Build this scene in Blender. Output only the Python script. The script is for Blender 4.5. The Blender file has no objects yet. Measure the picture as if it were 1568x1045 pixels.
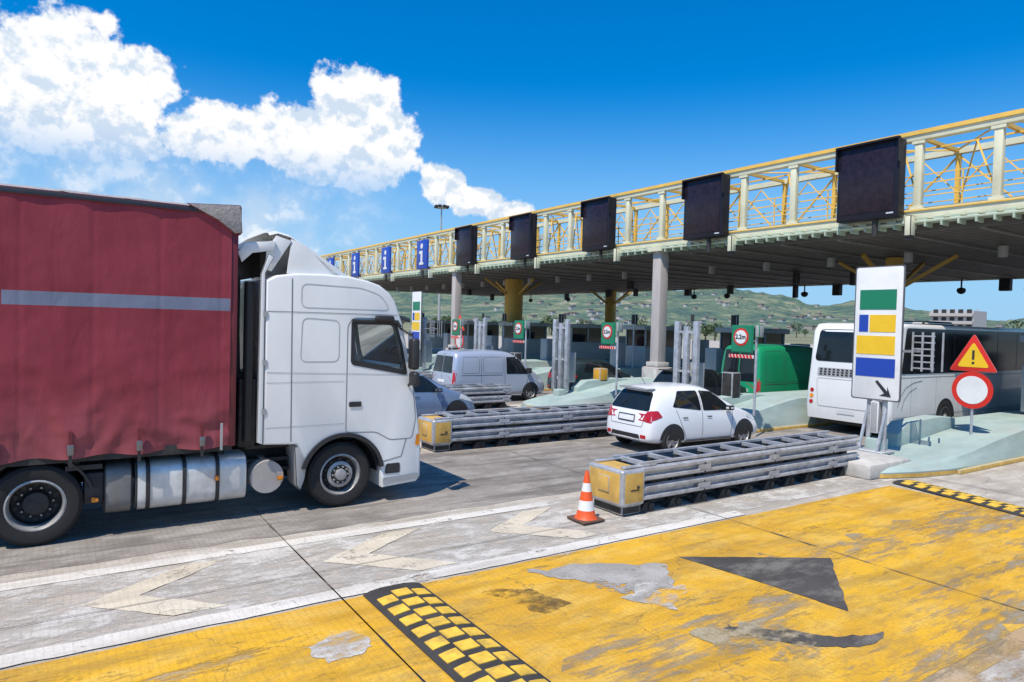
import bpy, bmesh, math, random
from mathutils import Vector, Matrix
from mathutils import noise as mn
from mathutils.bvhtree import BVHTree
random.seed(7)
R=math.radians
scene=bpy.context.scene
col=scene.collection
# ---------------------------------------------------------------- materials
MATS={}
def mat(name,c,rough=.6,metal=0,var=.12,scale=3.,bump=0.,coat=0,c2=None,dirt=0.,dirtc=(.12,.1,.08),stretch=(1,1,1),spec=.5):
    if name in MATS: return MATS[name]
    m=bpy.data.materials.new(name); m.use_nodes=True
    nt=m.node_tree; N=nt.nodes; L=nt.links; b=N['Principled BSDF']
    b.inputs['Roughness'].default_value=rough; b.inputs['Metallic'].default_value=metal
    b.inputs['Coat Weight'].default_value=coat
    b.inputs['Specular IOR Level'].default_value=spec
    tc=N.new('ShaderNodeTexCoord'); mp=N.new('ShaderNodeMapping'); mp.inputs['Scale'].default_value=stretch
    L.new(tc.outputs['Object'],mp.inputs['Vector'])
    n=N.new('ShaderNodeTexNoise'); n.inputs['Scale'].default_value=scale; n.inputs['Detail'].default_value=4; n.inputs['Roughness'].default_value=.65
    L.new(mp.outputs[0],n.inputs['Vector'])
    r=N.new('ShaderNodeValToRGB'); L.new(n.outputs['Fac'],r.inputs['Fac'])
    lo=tuple(x*(1-var) for x in c); hi=tuple(min(1,x*(1+var)) for x in (c2 or c))
    r.color_ramp.elements[0].position=.3; r.color_ramp.elements[1].position=.7
    r.color_ramp.elements[0].color=(*lo,1); r.color_ramp.elements[1].color=(*hi,1)
    out=r.outputs['Color']
    if dirt>0:
        n2=N.new('ShaderNodeTexNoise'); n2.inputs['Scale'].default_value=scale*.6; n2.inputs['Detail'].default_value=6; n2.inputs['Roughness'].default_value=.7
        L.new(mp.outputs[0],n2.inputs['Vector'])
        r2=N.new('ShaderNodeMapRange'); r2.inputs['From Min'].default_value=.5; r2.inputs['From Max'].default_value=.75; r2.inputs['To Max'].default_value=dirt
        L.new(n2.outputs['Fac'],r2.inputs['Value'])
        mx=N.new('ShaderNodeMixRGB'); L.new(r2.outputs[0],mx.inputs[0]); L.new(out,mx.inputs[1]); mx.inputs[2].default_value=(*dirtc,1); out=mx.outputs[0]
    L.new(out,b.inputs['Base Color'])
    if bump>0:
        bp=N.new('ShaderNodeBump'); bp.inputs['Strength'].default_value=bump; bp.inputs['Distance'].default_value=.03
        n3=N.new('ShaderNodeTexNoise'); n3.inputs['Scale'].default_value=scale*6; n3.inputs['Detail'].default_value=4
        L.new(mp.outputs[0],n3.inputs['Vector']); L.new(n3.outputs['Fac'],bp.inputs['Height']); L.new(bp.outputs[0],b.inputs['Normal'])
    MATS[name]=m; return m
WHITE=mat('white_paint',(.78,.78,.755),.38,coat=.25,var=.04,scale=1.5,dirt=.22,dirtc=(.42,.40,.36),stretch=(1,1,.35))
CARWHITE=mat('car_white',(.8,.8,.8),.25,coat=.6,var=.01)
GLASS=mat('dark_glass',(.012,.016,.018),.05,var=.2,spec=.45)
GLASSD=mat('black_coach_glass',(.008,.009,.011),.16,var=.2,spec=.25)
RUBBER=mat('tyre_rubber',(.022,.021,.02),.85,bump=.1,scale=12)
DARK=mat('dark_chassis',(.03,.028,.027),.7,var=.4,scale=6,dirt=.4,dirtc=(.12,.1,.08))
BLACKP=mat('black_plastic',(.025,.025,.027),.5)
STEEL=mat('galvanised_steel',(.48,.49,.51),.5,metal=.45,var=.25,scale=5,dirt=.6,dirtc=(.16,.13,.10))
ALU=mat('aluminium_tank',(.66,.66,.64),.42,metal=.35,var=.15,scale=4,dirt=.5,dirtc=(.2,.18,.15))
RIM=mat('wheel_rim',(.40,.39,.38),.45,metal=.4,var=.2,scale=9,dirt=.6)
CREAM=mat('cream_steel',(.72,.70,.50),.5,var=.08,dirt=.25,scale=2,dirtc=(.38,.28,.16))
YEL=mat('yellow_steel',(.84,.52,.10),.5,var=.1)
YELDIRTY=mat('yellow_ochre',(.60,.37,.085),.7,var=.22,dirt=.65,dirtc=(.26,.18,.09),scale=4)
SIGNBLK=mat('display_black',(.013,.012,.02),.35,var=.3,spec=.3)
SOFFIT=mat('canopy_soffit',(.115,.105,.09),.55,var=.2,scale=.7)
CONC=mat('concrete',(.50,.48,.44),.85,var=.15,bump=.15,dirt=.45,dirtc=(.2,.18,.15))
TEAL=mat('teal_concrete',(.33,.42,.385),.85,var=.16,scale=1.6,bump=.12,dirt=.8,dirtc=(.44,.41,.36),stretch=(.5,1,1.5))
GREYP=mat('grey_paint',(.36,.36,.35),.5,var=.1)
COLM=mat('column_beige',(.46,.41,.38),.6,var=.1,stretch=(1,1,.3))
RED=mat('sign_red',(.62,.025,.015),.4,var=.05)
SWHITE=mat('sign_white',(.74,.74,.72),.45,var=.04,dirt=.15)
SGREEN=mat('sign_green',(.01,.20,.10),.4,var=.05)
SBLUE=mat('sign_blue',(.015,.06,.38),.4,var=.05)
SYEL=mat('sign_yellow',(.84,.52,.02),.4,var=.05)
ORANGE=mat('cone_orange',(.78,.10,.02),.5,var=.08,dirt=.25)
AMBER=mat('amber_lens',(.8,.25,.01),.3)
TAIL=mat('tail_lamp_red',(.45,.01,.015),.15,coat=.5)
LENS=mat('lamp_lens',(.6,.62,.63),.1,coat=.5)
def clearglass():
    m=bpy.data.materials.new('clear_cab_glass');m.use_nodes=True;nt=m.node_tree;N=nt.nodes;L=nt.links
    t=N.new('ShaderNodeBsdfTransparent');t.inputs[0].default_value=(.84,.90,.89,1);g=N.new('ShaderNodeBsdfGlossy');g.inputs['Roughness'].default_value=.03
    f=N.new('ShaderNodeFresnel');f.inputs[0].default_value=1.5;x=N.new('ShaderNodeMixShader');L.new(f.outputs[0],x.inputs[0]);L.new(t.outputs[0],x.inputs[1]);L.new(g.outputs[0],x.inputs[2]);L.new(x.outputs[0],N['Material Output'].inputs[0]);return m
CLEAR=clearglass()
# ---------------------------------------------------------------- mesh builder
class MB:
    def __init__(s): s.bm=bmesh.new(); s.mats=[]
    def mi(s,m):
        if m not in s.mats: s.mats.append(m)
        return s.mats.index(m)
    def faces(s,vs,fs,m):
        i=s.mi(m); v=[s.bm.verts.new(p) for p in vs]; out=[]
        for f in fs:
            try:
                q=s.bm.faces.new([v[k] for k in f]); q.material_index=i; out.append(q)
            except ValueError: pass
        return v,out
    def box(s,x0,x1,y0,y1,z0,z1,m,bevel=0,seg=2):
        if x0>x1:x0,x1=x1,x0
        if y0>y1:y0,y1=y1,y0
        if z0>z1:z0,z1=z1,z0
        v,f=s.faces([(x0,y0,z0),(x1,y0,z0),(x1,y1,z0),(x0,y1,z0),(x0,y0,z1),(x1,y0,z1),(x1,y1,z1),(x0,y1,z1)],
            [(0,3,2,1),(4,5,6,7),(0,1,5,4),(1,2,6,5),(2,3,7,6),(3,0,4,7)],m)
        if bevel: s.bev(f,bevel,seg)
        return v
    def bev(s,fs,w,seg=2):
        es=list({e for f in fs for e in f.edges})
        bmesh.ops.bevel(s.bm,geom=es,offset=w,segments=seg,affect='EDGES',profile=.5,clamp_overlap=True)
    def prism(s,poly,axis,a,b,m,bevel=0,seg=2):
        n=len(poly)
        def P(p,t):
            return {'y':(p[0],t,p[1]),'x':(t,p[0],p[1]),'z':(p[0],p[1],t)}[axis]
        vs=[P(p,a) for p in poly]+[P(p,b) for p in poly]
        fs=[tuple(range(n)),tuple(range(2*n-1,n-1,-1))]+[(i,i+n,(i+1)%n+n,(i+1)%n) for i in range(n)]
        v,f=s.faces(vs,fs,m)
        bmesh.ops.recalc_face_normals(s.bm,faces=f)
        if bevel:
            es=list({e for q in f[:2] for e in q.edges})
            bmesh.ops.bevel(s.bm,geom=es,offset=bevel,segments=seg,affect='EDGES',profile=.5,clamp_overlap=True)
        return v
    def cyl(s,p0,p1,r,m,n=12,r1=None,cap=True):
        p0=Vector(p0);p1=Vector(p1); d=(p1-p0).normalized()
        a=d.orthogonal().normalized(); b=d.cross(a); r1=r if r1 is None else r1
        vs=[];
        for p,rr in ((p0,r),(p1,r1)):
            for k in range(n):
                t=2*math.pi*k/n; vs.append(p+a*math.cos(t)*rr+b*math.sin(t)*rr)
        fs=[(k,(k+1)%n,(k+1)%n+n,k+n) for k in range(n)]
        if cap: fs+=[tuple(range(n-1,-1,-1)),tuple(range(n,2*n))]
        s.faces(vs,fs,m)
    def bar(s,p0,p1,w,m): s.cyl(p0,p1,w*.7,m,4)
    def lathe(s,c,axis,prof,n=32):
        c=Vector(c); d=Vector(axis).normalized(); a=d.orthogonal().normalized(); b=d.cross(a)
        rings=[]
        for (r,t,m) in prof:
            rings.append([s.bm.verts.new(c+d*t+a*math.cos(2*math.pi*k/n)*max(r,.001)+b*math.sin(2*math.pi*k/n)*max(r,.001)) for k in range(n)])
        for i in range(len(prof)-1):
            mi=s.mi(prof[i][2])
            for k in range(n):
                f=s.bm.faces.new([rings[i][k],rings[i][(k+1)%n],rings[i+1][(k+1)%n],rings[i+1][k]]); f.material_index=mi
    def obj(s,name,parent=None,loc=None,rotz=0,angle=35,recalc=True):
        if recalc: bmesh.ops.recalc_face_normals(s.bm,faces=s.bm.faces)
        me=bpy.data.meshes.new(name); s.bm.to_mesh(me); s.bm.free()
        for m in s.mats: me.materials.append(m)
        for p in me.polygons: p.use_smooth=True
        me.set_sharp_from_angle(angle=R(angle))
        o=bpy.data.objects.new(name,me); col.objects.link(o)
        if loc: o.location=loc
        o.rotation_euler[2]=rotz
        if parent: o.parent=parent
        return o
def empty(name,loc=(0,0,0),rotz=0):
    e=bpy.data.objects.new(name,None); e.location=loc; e.rotation_euler[2]=rotz; e.empty_display_size=.3; col.objects.link(e); return e
def rpoly(pts,r=.05,seg=4):
    out=[];n=len(pts)
    for i in range(n):
        p=Vector(pts[i]);a=Vector(pts[i-1]);b=Vector(pts[(i+1)%n])
        da=(a-p);db=(b-p);rr=min(r,da.length*.45,db.length*.45)
        A=p+da.normalized()*rr;B=p+db.normalized()*rr
        for k in range(seg+1):
            t=k/seg; q=A*(1-t)**2+p*2*t*(1-t)+B*t*t; out.append((q.x,q.y))
    return out
def circ(cx,cy,r,n=28,a0=0,a1=360): 
    m=n if a1-a0>=360 else n+1
    return [(cx+r*math.cos(R(a0+(a1-a0)*k/n)),cy+r*math.sin(R(a0+(a1-a0)*k/n))) for k in range(m)]
def bvh_of(o):
    dg=bpy.context.evaluated_depsgraph_get(); dg.update(); return BVHTree.FromObject(o,dg)
def decal(name,bvh,poly,direction,m,off=.006,step=.08,parent=None,flat=None):
    bm=bmesh.new(); vs=[bm.verts.new((p[0],p[1],0)) for p in poly]; bm.faces.new(vs)
    xs=[p[0] for p in poly]; ys=[p[1] for p in poly]
    for ax,(lo,hi) in ((0,(min(xs),max(xs))),(1,(min(ys),max(ys)))):
        k=int((hi-lo)/step)
        for i in range(1,k+1):
            c=[0,0,0]; c[ax]=lo+(hi-lo)*i/(k+1); nn=[0,0,0]; nn[ax]=1
            bmesh.ops.bisect_plane(bm,geom=bm.verts[:]+bm.edges[:]+bm.faces[:],plane_co=c,plane_no=nn)
    bad=[]
    for v in bm.verts:
        a,b=v.co.x,v.co.y
        o,d={'y-':(Vector((a,-9,b)),Vector((0,1,0))),'y+':(Vector((a,29,b)),Vector((0,-1,0))),
             'x-':(Vector((-30,a,b)),Vector((1,0,0))),'x+':(Vector((60,a,b)),Vector((-1,0,0)))}[direction]
        h=bvh.ray_cast(o,d)
        if h[0] is None: bad.append(v); continue
        nrm=h[1]
        if nrm.dot(d)>0:nrm=-nrm
        v.co=h[0]+ (nrm*.35-d*.65)*off
    if bad: bmesh.ops.delete(bm,geom=bad,context='VERTS')
    me=bpy.data.meshes.new(name)
    bm.normal_update(); bm.to_mesh(me); bm.free(); me.materials.append(m)
    for p in me.polygons:p.use_smooth=True
    ob=bpy.data.objects.new(name,me); col.objects.link(ob)
    if parent: ob.parent=parent
    return ob
def seam(name,bvh,pts,direction,m,parent,w=.012,off=.004,closed=False):
    q=list(pts)+([pts[0]] if closed else [])
    for i in range(len(q)-1):
        a=Vector(q[i]);b=Vector(q[i+1]);d=(b-a)
        if d.length<1e-4: continue
        n=Vector((-d.y,d.x)).normalized()*w/2
        decal(name,bvh,[tuple(a-n),tuple(b-n),tuple(b+n),tuple(a+n)],direction,m,off,.15,parent)
def wheel(mb,c,r,w,side,style):
    c=Vector(c); ax=(0,side,0)
    h=w/2
    ri=r*.60
    prof=[(ri*.9,-h,RUBBER),(r*.9,-h,RUBBER),(r*.985,-h*.75,RUBBER),(r,-h*.3,RUBBER),(r,h*.3,RUBBER),(r*.985,h*.75,RUBBER),(r*.9,h,RUBBER),(r*.75,h*1.03,RUBBER),(ri*1.06,h*.93,RIM),(ri,h*.98,RIM),(ri*.94,h*.8,RIM)]
    if style=='steer': prof+=[(ri*.90,h*.35,DARK),(ri*.80,h*.3,DARK),(ri*.66,h*.75,RIM),(ri*.5,h*.85,RIM),(ri*.46,h*.7,DARK),(ri*.3,h*.75,RIM),(ri*.28,h*1.15,RIM),(ri*.2,h*1.2,RIM),(0,h*1.2,RIM)]
    elif style=='drive': prof+=[(ri*.9,h*.0,DARK),(ri*.85,-h*.7,DARK),(ri*.5,-h*.75,DARK),(ri*.45,h*.2,DARK),(ri*.3,h*.3,DARK),(0,h*.32,DARK)]
    else: prof+=[(ri*.9,h*.2,DARK),(0,h*.2,DARK)]
    mb.lathe(c,ax,prof,40)
    for k in range(10):
        t=2*math.pi*k/10
        if style in('steer','drive'):
            q=c+Vector((math.cos(t)*ri*.40,side*h*.70,math.sin(t)*ri*.40)) if style=='steer' else c+Vector((math.cos(t)*ri*.6,-side*h*.7,math.sin(t)*ri*.6))
            mb.cyl(q,q+Vector((0,side*.045,0)),.014,RIM,6)
            if style=='steer':
                t+=.3; q=c+Vector((math.cos(t)*ri*.74,side*h*.52,math.sin(t)*ri*.74)); mb.cyl(q-Vector((0,side*.03,0)),q+Vector((0,side*.012,0)),.026,DARK,10)
            else:
                t+=.3; q=c+Vector((math.cos(t)*ri*.74,-side*h*.68,math.sin(t)*ri*.74)); mb.cyl(q,q+Vector((0,side*.01,0)),.03,BLACKP,8)
    if style=='alloy':
        for k in range(5):
            t=2*math.pi*k/5+.3; u=Vector((math.cos(t),0,math.sin(t))); p=Vector((-u.z,0,u.x)); o=c+Vector((0,side*h*.75,0))
            a=[o+u*ri*.1-p*.045,o+u*ri*.1+p*.045,o+u*ri*.96+p*.03,o+u*ri*.96-p*.03]
            b=[x-Vector((0,side*.05,0)) for x in a]
            mb.faces(a+b,[(0,1,2,3),(7,6,5,4),(0,4,5,1),(1,5,6,2),(2,6,7,3),(3,7,4,0)],RIM)
        mb.cyl(c+Vector((0,side*h*.3,0)),c+Vector((0,side*h*.85,0)),ri*.2,RIM,12)
# ---------------------------------------------------------------- lofted vehicle body
def loft(name,st,paint,parent):
    bm=bmesh.new(); rings=[]
    for (xl,xs,xt,zb,zs,zt,wl,wb,wt) in st:
        half=[(xl,wl*.75,zb),(xl,wl*.96,zb+.03),(xl,wl,zb+.14),((xl*.6+xs*.4),wl+.01,zb+(zs-zb)*.6),(xs,wb,zs),(xs*.5+xt*.5,(wb+wt)/2+.03,(zs+zt)/2),(xt,wt,zt-.05*(zt-zs>.2)),(xt,wt*.72,zt+.015),]
        ring=[bm.verts.new((xl,0,zb))]
        ring+=[bm.verts.new((x,-y,z)) for x,y,z in half]
        ring.append(bm.verts.new((xt,0,zt+.03)))
        ring+=[bm.verts.new((x,y,z)) for x,y,z in reversed(half)]
        rings.append(ring)
    n=len(rings[0]); h=n//2
    for a,b in zip(rings,rings[1:]):
        for k in range(n): bm.faces.new([a[k],a[(k+1)%n],b[(k+1)%n],b[k]])
    for r in (rings[0],rings[-1]):
        bm.faces.new([r[0],r[1],r[n-1]])
        for k in range(1,h-1): bm.faces.new([r[k],r[k+1],r[n-k-1],r[n-k]])
        bm.faces.new([r[h-1],r[h],r[h+1]])
    bmesh.ops.recalc_face_normals(bm,faces=bm.faces)
    me=bpy.data.meshes.new(name); bm.to_mesh(me); bm.free(); me.materials.append(paint)
    for p in me.polygons:p.use_smooth=True
    o=bpy.data.objects.new(name,me); col.objects.link(o)
    md=o.modifiers.new('s','SUBSURF'); md.levels=2; md.render_levels=2
    b=bvh_of(o); o.parent=parent
    return o,b
def arches(bvh,par,xs,zc,r,dirs=('y-','y+')):
    for x in xs:
        for d in dirs:
            decal('wheel_arch',bvh,circ(x,zc,r,24,-25,205),d,BLACKP,.003,.06,par)
SEAMC=mat('shut_line',(.06,.06,.06),.7)
def smallcar(name,loc,paint,rotz=0,detail=True):
    e=empty(name,loc,rotz)
    st=[(0.0,.06,.34,.32,.92,1.42,.64,.64,.50),(.06,.12,.44,.25,.94,1.47,.80,.76,.58),(.55,.6,.85,.21,.94,1.51,.86,.83,.62),(1.4,1.4,1.4,.2,.92,1.53,.86,.84,.63),
        (2.0,2.0,1.9,.2,.90,1.505,.86,.84,.62),(2.5,2.6,2.25,.2,.89,1.41,.86,.83,.58),(3.0,3.05,3.0,.2,.89,.95,.86,.81,.72),(3.4,3.4,3.4,.22,.80,.87,.85,.77,.66),(3.72,3.70,3.68,.22,.66,.74,.80,.72,.60),(3.88,3.86,3.83,.27,.50,.58,.64,.58,.48)]
    o,b=loft('body',st,paint,e)
    for d in ('y-','y+'):
        decal('rear_door_glass',b,rpoly([(.72,1.07),(1.62,.965),(1.60,1.42),(.98,1.42)],.05),d,GLASS,.006,.07,e)
        decal('front_door_glass',b,rpoly([(1.69,.96),(2.70,.935),(2.2,1.37),(1.68,1.42)],.05),d,GLASS,.006,.07,e)
        seam('door_seam',b,[(1.65,1.40),(1.65,.30),(2.62,.30),(2.72,.9)],d,SEAMC,e,.012)
        seam('door_seam',b,[(.82,1.0),(.95,.7),(1.15,.30),(1.65,.30)],d,SEAMC,e,.012)
        seam('sill',b,[(1.1,.27),(2.7,.27)],d,BLACKP,e,.03)
        decal('head_lamp',b,rpoly([(3.2,.74),(3.70,.60),(3.74,.68),(3.28,.86)],.03),d,LENS,.006,.06,e)
        decal('tail_lamp',b,rpoly([(.04,.74),(.40,.86),(.30,1.0),(.10,.99)],.03),d,TAIL,.008,.05,e)
    decal('rear_window',b,rpoly([(-.66,.98),(.66,.98),(.52,1.39),(-.52,1.39)],.07),'x-',GLASS,.008,.07,e)
    decal('windscreen',b,rpoly([(-.68,.98),(.68,.98),(.54,1.38),(-.54,1.38)],.07),'x+',GLASS,.008,.07,e)
    for s in (-1,1):
        decal('tail_lamp',b,rpoly([(s*.52,.76),(s*.76,.72),(s*.74,1.0),(s*.60,.97)],.03),'x-',TAIL,.008,.05,e)
        decal('fog_lamp',b,rpoly([(s*.50,.36),(s*.66,.36),(s*.66,.44),(s*.50,.44)],.02),'x-',TAIL,.006,.05,e)
    decal('number_plate',b,rpoly([(-.25,.73),(.25,.73),(.25,.84),(-.25,.84)],.01),'x-',SWHITE,.014,.1,e)
    seam('plate_frame',b,[(-.27,.71),(.27,.71),(.27,.86),(-.27,.86)],'x-',BLACKP,e,.02,.012,True)
    decal('bumper_insert',b,rpoly([(-.5,.3),(.5,.3),(.46,.44),(-.46,.44)],.03),'x-',BLACKP,.006,.08,e)
    seam('tailgate_seam',b,[(-.62,.97),(-.52,.62),(.52,.62),(.62,.97)],'x-',SEAMC,e,.012)
    decal('grille',b,rpoly([(-.4,.32),(.4,.32),(.35,.46),(-.35,.46)],.03),'x+',BLACKP,.006,.08,e)
    arches(b,e,(.70,3.13),.33,.37)
    mb=MB()
    for x in (.70,3.13):
        for s in (-1,1): wheel(mb,(x,s*.755,.30),.30,.2,s,'alloy')
    for s in (-1,1): mb.box(2.42,2.60,s*.84,s*1.0,.94,1.06,paint,.04)
    mb.box(.22,.46,-.5,.5,1.44,1.475,paint,.012)
    mb.bar((.28,-.02,1.30),(.10,.30,1.04),.012,BLACKP)
    mb.cyl((.6,0,1.53),(.45,0,1.72),.006,BLACKP,6)
    mb.obj('wheels_and_mirrors',e)
    for d,s in (('y-',-1),('y+',1)):
        for x in (1.0,1.8): decal('door_handle',b,rpoly([(x,.80),(x+.16,.80),(x+.16,.83),(x,.83)],.01),d,SEAMC,.02,.1,e)
    return e
def van(name,loc,paint,L=4.2,H=1.85,W=.9,rotz=0):
    e=empty(name,loc,rotz); z=H
    st=[(0.0,.04,.14,.35,1.0,z-.10,W-.12,W-.12,W-.25),(.06,.09,.2,.27,1.0,z-.03,W-.03,W-.04,W-.14),(.6,.6,.7,.24,1.0,z,W,W-.01,W-.1),(1.6,1.6,1.6,.24,1.0,z+.02,W,W-.01,W-.1),
        (L-1.75,L-1.75,L-1.85,.24,1.0,z,W,W-.01,W-.1),(L-1.1,L-1.0,L-1.45,.24,.98,z-.1,W,W-.02,W-.15),(L-.62,L-.6,L-.6,.24,.95,1.03,W,W-.05,W-.12),(L-.2,L-.22,L-.25,.26,.78,.86,W-.05,W-.1,W-.2),(L,L-.03,L-.06,.3,.56,.62,W-.22,W-.28,W-.38)]
    o,b=loft('body',st,paint,e)
    top=z-.2
    for d in ('y-','y+'):
        decal('front_door_glass',b,rpoly([(L-1.95,1.03),(L-.95,1.01),(L-1.4,top),(L-1.95,top)],.06),d,GLASS,.006,.08,e)
        seam('door_seam',b,[(L-2.02,top+.05),(L-2.02,.35),(L-1.15,.35),(L-.95,.95)],d,SEAMC,e,.014)
        seam('slide_rail',b,[(.35,1.0),(L-2.1,1.0)],d,SEAMC,e,.018)
        seam('door_seam',b,[(L*.28,top+.05),(L*.28,.35)],d,SEAMC,e,.012)
        seam('panel_recess',b,rpoly([(.4,1.08),(L*.26,1.08),(L*.26,top),(.45,top)],.06),d,SEAMC,e,.01,.004,True)
        seam('panel_recess',b,rpoly([(L*.3,1.08),(L-2.1,1.08),(L-2.1,top),(L*.3,top)],.06),d,SEAMC,e,.01,.004,True)
        decal('head_lamp',b,rpoly([(L-.5,.72),(L-.2,.62),(L-.22,.75),(L-.45,.86)],.03),d,LENS,.006,.06,e)
        decal('tail_lamp',b,rpoly([(.04,.8),(.12,.8),(.12,1.2),(.05,1.2)],.01),d,TAIL,.008,.05,e)
    for s in (-1,1):
        decal('tail_lamp',b,rpoly([(s*(W-.14),.70),(s*(W-.04),.70),(s*(W-.05),1.1),(s*(W-.14),1.1)],.02),'x-',TAIL,.008,.05,e)
        decal('rear_window',b,rpoly([(s*.03,1.08),(s*(W-.2),1.08),(s*(W-.28),top+.02),(s*.03,top+.02)],.05),'x-',GLASS,.008,.08,e)
    seam('rear_door_seam',b,[(0,.4),(0,top+.1)],'x-',SEAMC,e,.014)
    decal('number_plate',b,rpoly([(-.26,.72),(.26,.72),(.26,.83),(-.26,.83)],.01),'x-',SWHITE,.012,.1,e)
    decal('bumper',b,rpoly([(-W+.1,.3),(W-.1,.3),(W-.1,.5),(-W+.1,.5)],.03),'x-',BLACKP,.01,.1,e)
    decal('windscreen',b,rpoly([(-W+.2,1.06),(W-.2,1.06),(W-.3,top),(-W+.3,top)],.06),'x+',GLASS,.008,.08,e)
    arches(b,e,(.75,L-.85),.33,.38)
    mb=MB()
    for x in (.75,L-.85):
        for s in (-1,1): wheel(mb,(x,s*(W-.1),.32),.32,.2,s,'alloy')
    for s in (-1,1): mb.box(L-1.1,L-.95,s*W,s*(W+.2),1.05,1.25,BLACKP,.03)
    mb.obj('wheels_and_mirrors',e)
    return e
# ---------------------------------------------------------------- ground
def ground_mat(name,base,dark,light,tyre=0.,seed=0.,transp=None,crack=.5,light_amt=.6,groove=.16,stain=None,fade=None):
    m=bpy.data.materials.new(name); m.use_nodes=True; nt=m.node_tree;N=nt.nodes;L=nt.links;b=N['Principled BSDF']
    b.inputs['Roughness'].default_value=.9; b.inputs['Specular IOR Level'].default_value=.15
    tc=N.new('ShaderNodeTexCoord'); mp=N.new('ShaderNodeMapping'); mp.inputs['Location'].default_value=(seed,seed*2,0); L.new(tc.outputs['Object'],mp.inputs[0])
    def noise(sc,det=5,st=(1,1,1),rough=.6):
        q=N.new('ShaderNodeMapping'); q.inputs['Scale'].default_value=st; L.new(mp.outputs[0],q.inputs[0])
        n=N.new('ShaderNodeTexNoise'); n.noise_dimensions='2D'; n.inputs['Scale'].default_value=sc; n.inputs['Detail'].default_value=det; n.inputs['Roughness'].default_value=rough; L.new(q.outputs[0],n.inputs['Vector']); return n.outputs['Fac']
    def rng(v,a,bb,t0=0,t1=1):
        r=N.new('ShaderNodeMapRange'); r.inputs['From Min'].default_value=a; r.inputs['From Max'].default_value=bb; r.inputs['To Min'].default_value=t0; r.inputs['To Max'].default_value=t1; L.new(v,r.inputs['Value']); return r.outputs[0]
    def mix(f,c1,c2):
        x=N.new('ShaderNodeMixRGB')
        if isinstance(f,float): x.inputs[0].default_value=f
        else: L.new(f,x.inputs[0])
        for i,c in ((1,c1),(2,c2)):
            if isinstance(c,tuple): x.inputs[i].default_value=(*c,1)
            else: L.new(c,x.inputs[i])
        return x.outputs[0]
    c=mix(rng(noise(.6,6),.38,.62),base,dark)
    c=mix(rng(noise(2.2,6,(.6,1.2,1),.7),.46,.66,0,light_amt),c,light)
    if tyre>0:
        c=mix(rng(noise(3.2,5,(.10,1,1)),.52,.72,0,tyre),c,tuple(x*.5 for x in dark))
        c=mix(rng(noise(1.2,6,(.3,1.8,1),.72),.54,.68,0,tyre*.7),c,tuple(x*.6 for x in dark))
    if stain: 
        c=mix(rng(noise(1.7,7,(.45,1.3,1),.78),.50,.62,0,stain[0]),c,stain[1])
        c=mix(rng(noise(9,4,(.5,1.3,1),.8),.52,.70,0,stain[0]*.8),c,stain[1])
    c=mix(rng(noise(45,2),.3,.7,0,.30),c,tuple(x*.5 for x in dark))
    w=N.new('ShaderNodeTexWave'); w.inputs['Scale'].default_value=4.5; w.inputs['Distortion'].default_value=2.5; w.inputs['Detail'].default_value=2; w.bands_direction='X'; L.new(mp.outputs[0],w.inputs['Vector'])
    c=mix(rng(w.outputs['Fac'],.0,.3,groove,0.),c,tuple(x*.5 for x in dark))
    if crack>0:
        v=N.new('ShaderNodeTexVoronoi'); v.feature='DISTANCE_TO_EDGE'; v.voronoi_dimensions='2D'; v.inputs['Scale'].default_value=.3
        nz=N.new('ShaderNodeTexNoise'); nz.inputs['Scale'].default_value=2.2; nz.inputs['Detail'].default_value=6; L.new(mp.outputs[0],nz.inputs['Vector'])
        va=N.new('ShaderNodeMixRGB'); va.blend_type='ADD'; va.inputs[0].default_value=.6; L.new(mp.outputs[0],va.inputs[1]); L.new(nz.outputs['Color'],va.inputs[2]); L.new(va.outputs[0],v.inputs['Vector'])
        c=mix(rng(v.outputs['Distance'],0,.003,crack,0),c,(.08,.07,.06))
    L.new(c,b.inputs['Base Color'])
    bp=N.new('ShaderNodeBump'); bp.inputs['Strength'].default_value=.35; bp.inputs['Distance'].default_value=.012; L.new(noise(28,4,(1,1,1),.7),bp.inputs['Height']); L.new(bp.outputs[0],b.inputs['Normal'])
    if transp:
        thr,fine,st=transp[:3]; soft=transp[3] if len(transp)>3 else .07
        f1=noise(.9,7,st,.78); f2=noise(fine,5,st,.75)
        a=N.new('ShaderNodeMath'); a.operation='MULTIPLY_ADD'; L.new(f2,a.inputs[0]); a.inputs[1].default_value=.6; L.new(f1,a.inputs[2])
        al=rng(a.outputs[0],thr,thr+soft,1,0)
        t=N.new('ShaderNodeBsdfTransparent'); ms=N.new('ShaderNodeMixShader'); L.new(al,ms.inputs[0]); L.new(t.outputs[0],ms.inputs[1]); L.new(b.outputs[0],ms.inputs[2]); L.new(ms.outputs[0],N['Material Output'].inputs[0])
    return m
def sheet(name,poly,z,m):
    me=bpy.data.meshes.new(name); me.from_pydata([(p[0],p[1],z) for p in poly],[],[tuple(range(len(poly)))]); me.materials.append(m)
    me.update()
    if me.polygons[0].normal.z<0: me.flip_normals()
    o=bpy.data.objects.new(name,me); col.objects.link(o); return o
def ragged(poly,amp=.08,step=.06,seed=1):
    out=[];n=len(poly)
    for i in range(n):
        a=Vector(poly[i]);b=Vector(poly[(i+1)%n]);d=b-a;k=max(1,int(d.length/step));nn=Vector((-d.y,d.x)).normalized()
        for j in range(k):
            t=j/k;p=a+d*t; e=min(1,4*t*(1-t)+.3)
            q=p+nn*amp*e*(mn.fractal(Vector((p.x*3+seed*9,p.y*3,0)),1,2,5)); out.append((q.x,q.y))
    return out
GCONC=ground_mat('road_concrete',(.54,.48,.405),(.41,.365,.305),(.66,.61,.54),tyre=.40,light_amt=.8,stain=(.25,(.26,.22,.18)))
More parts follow.
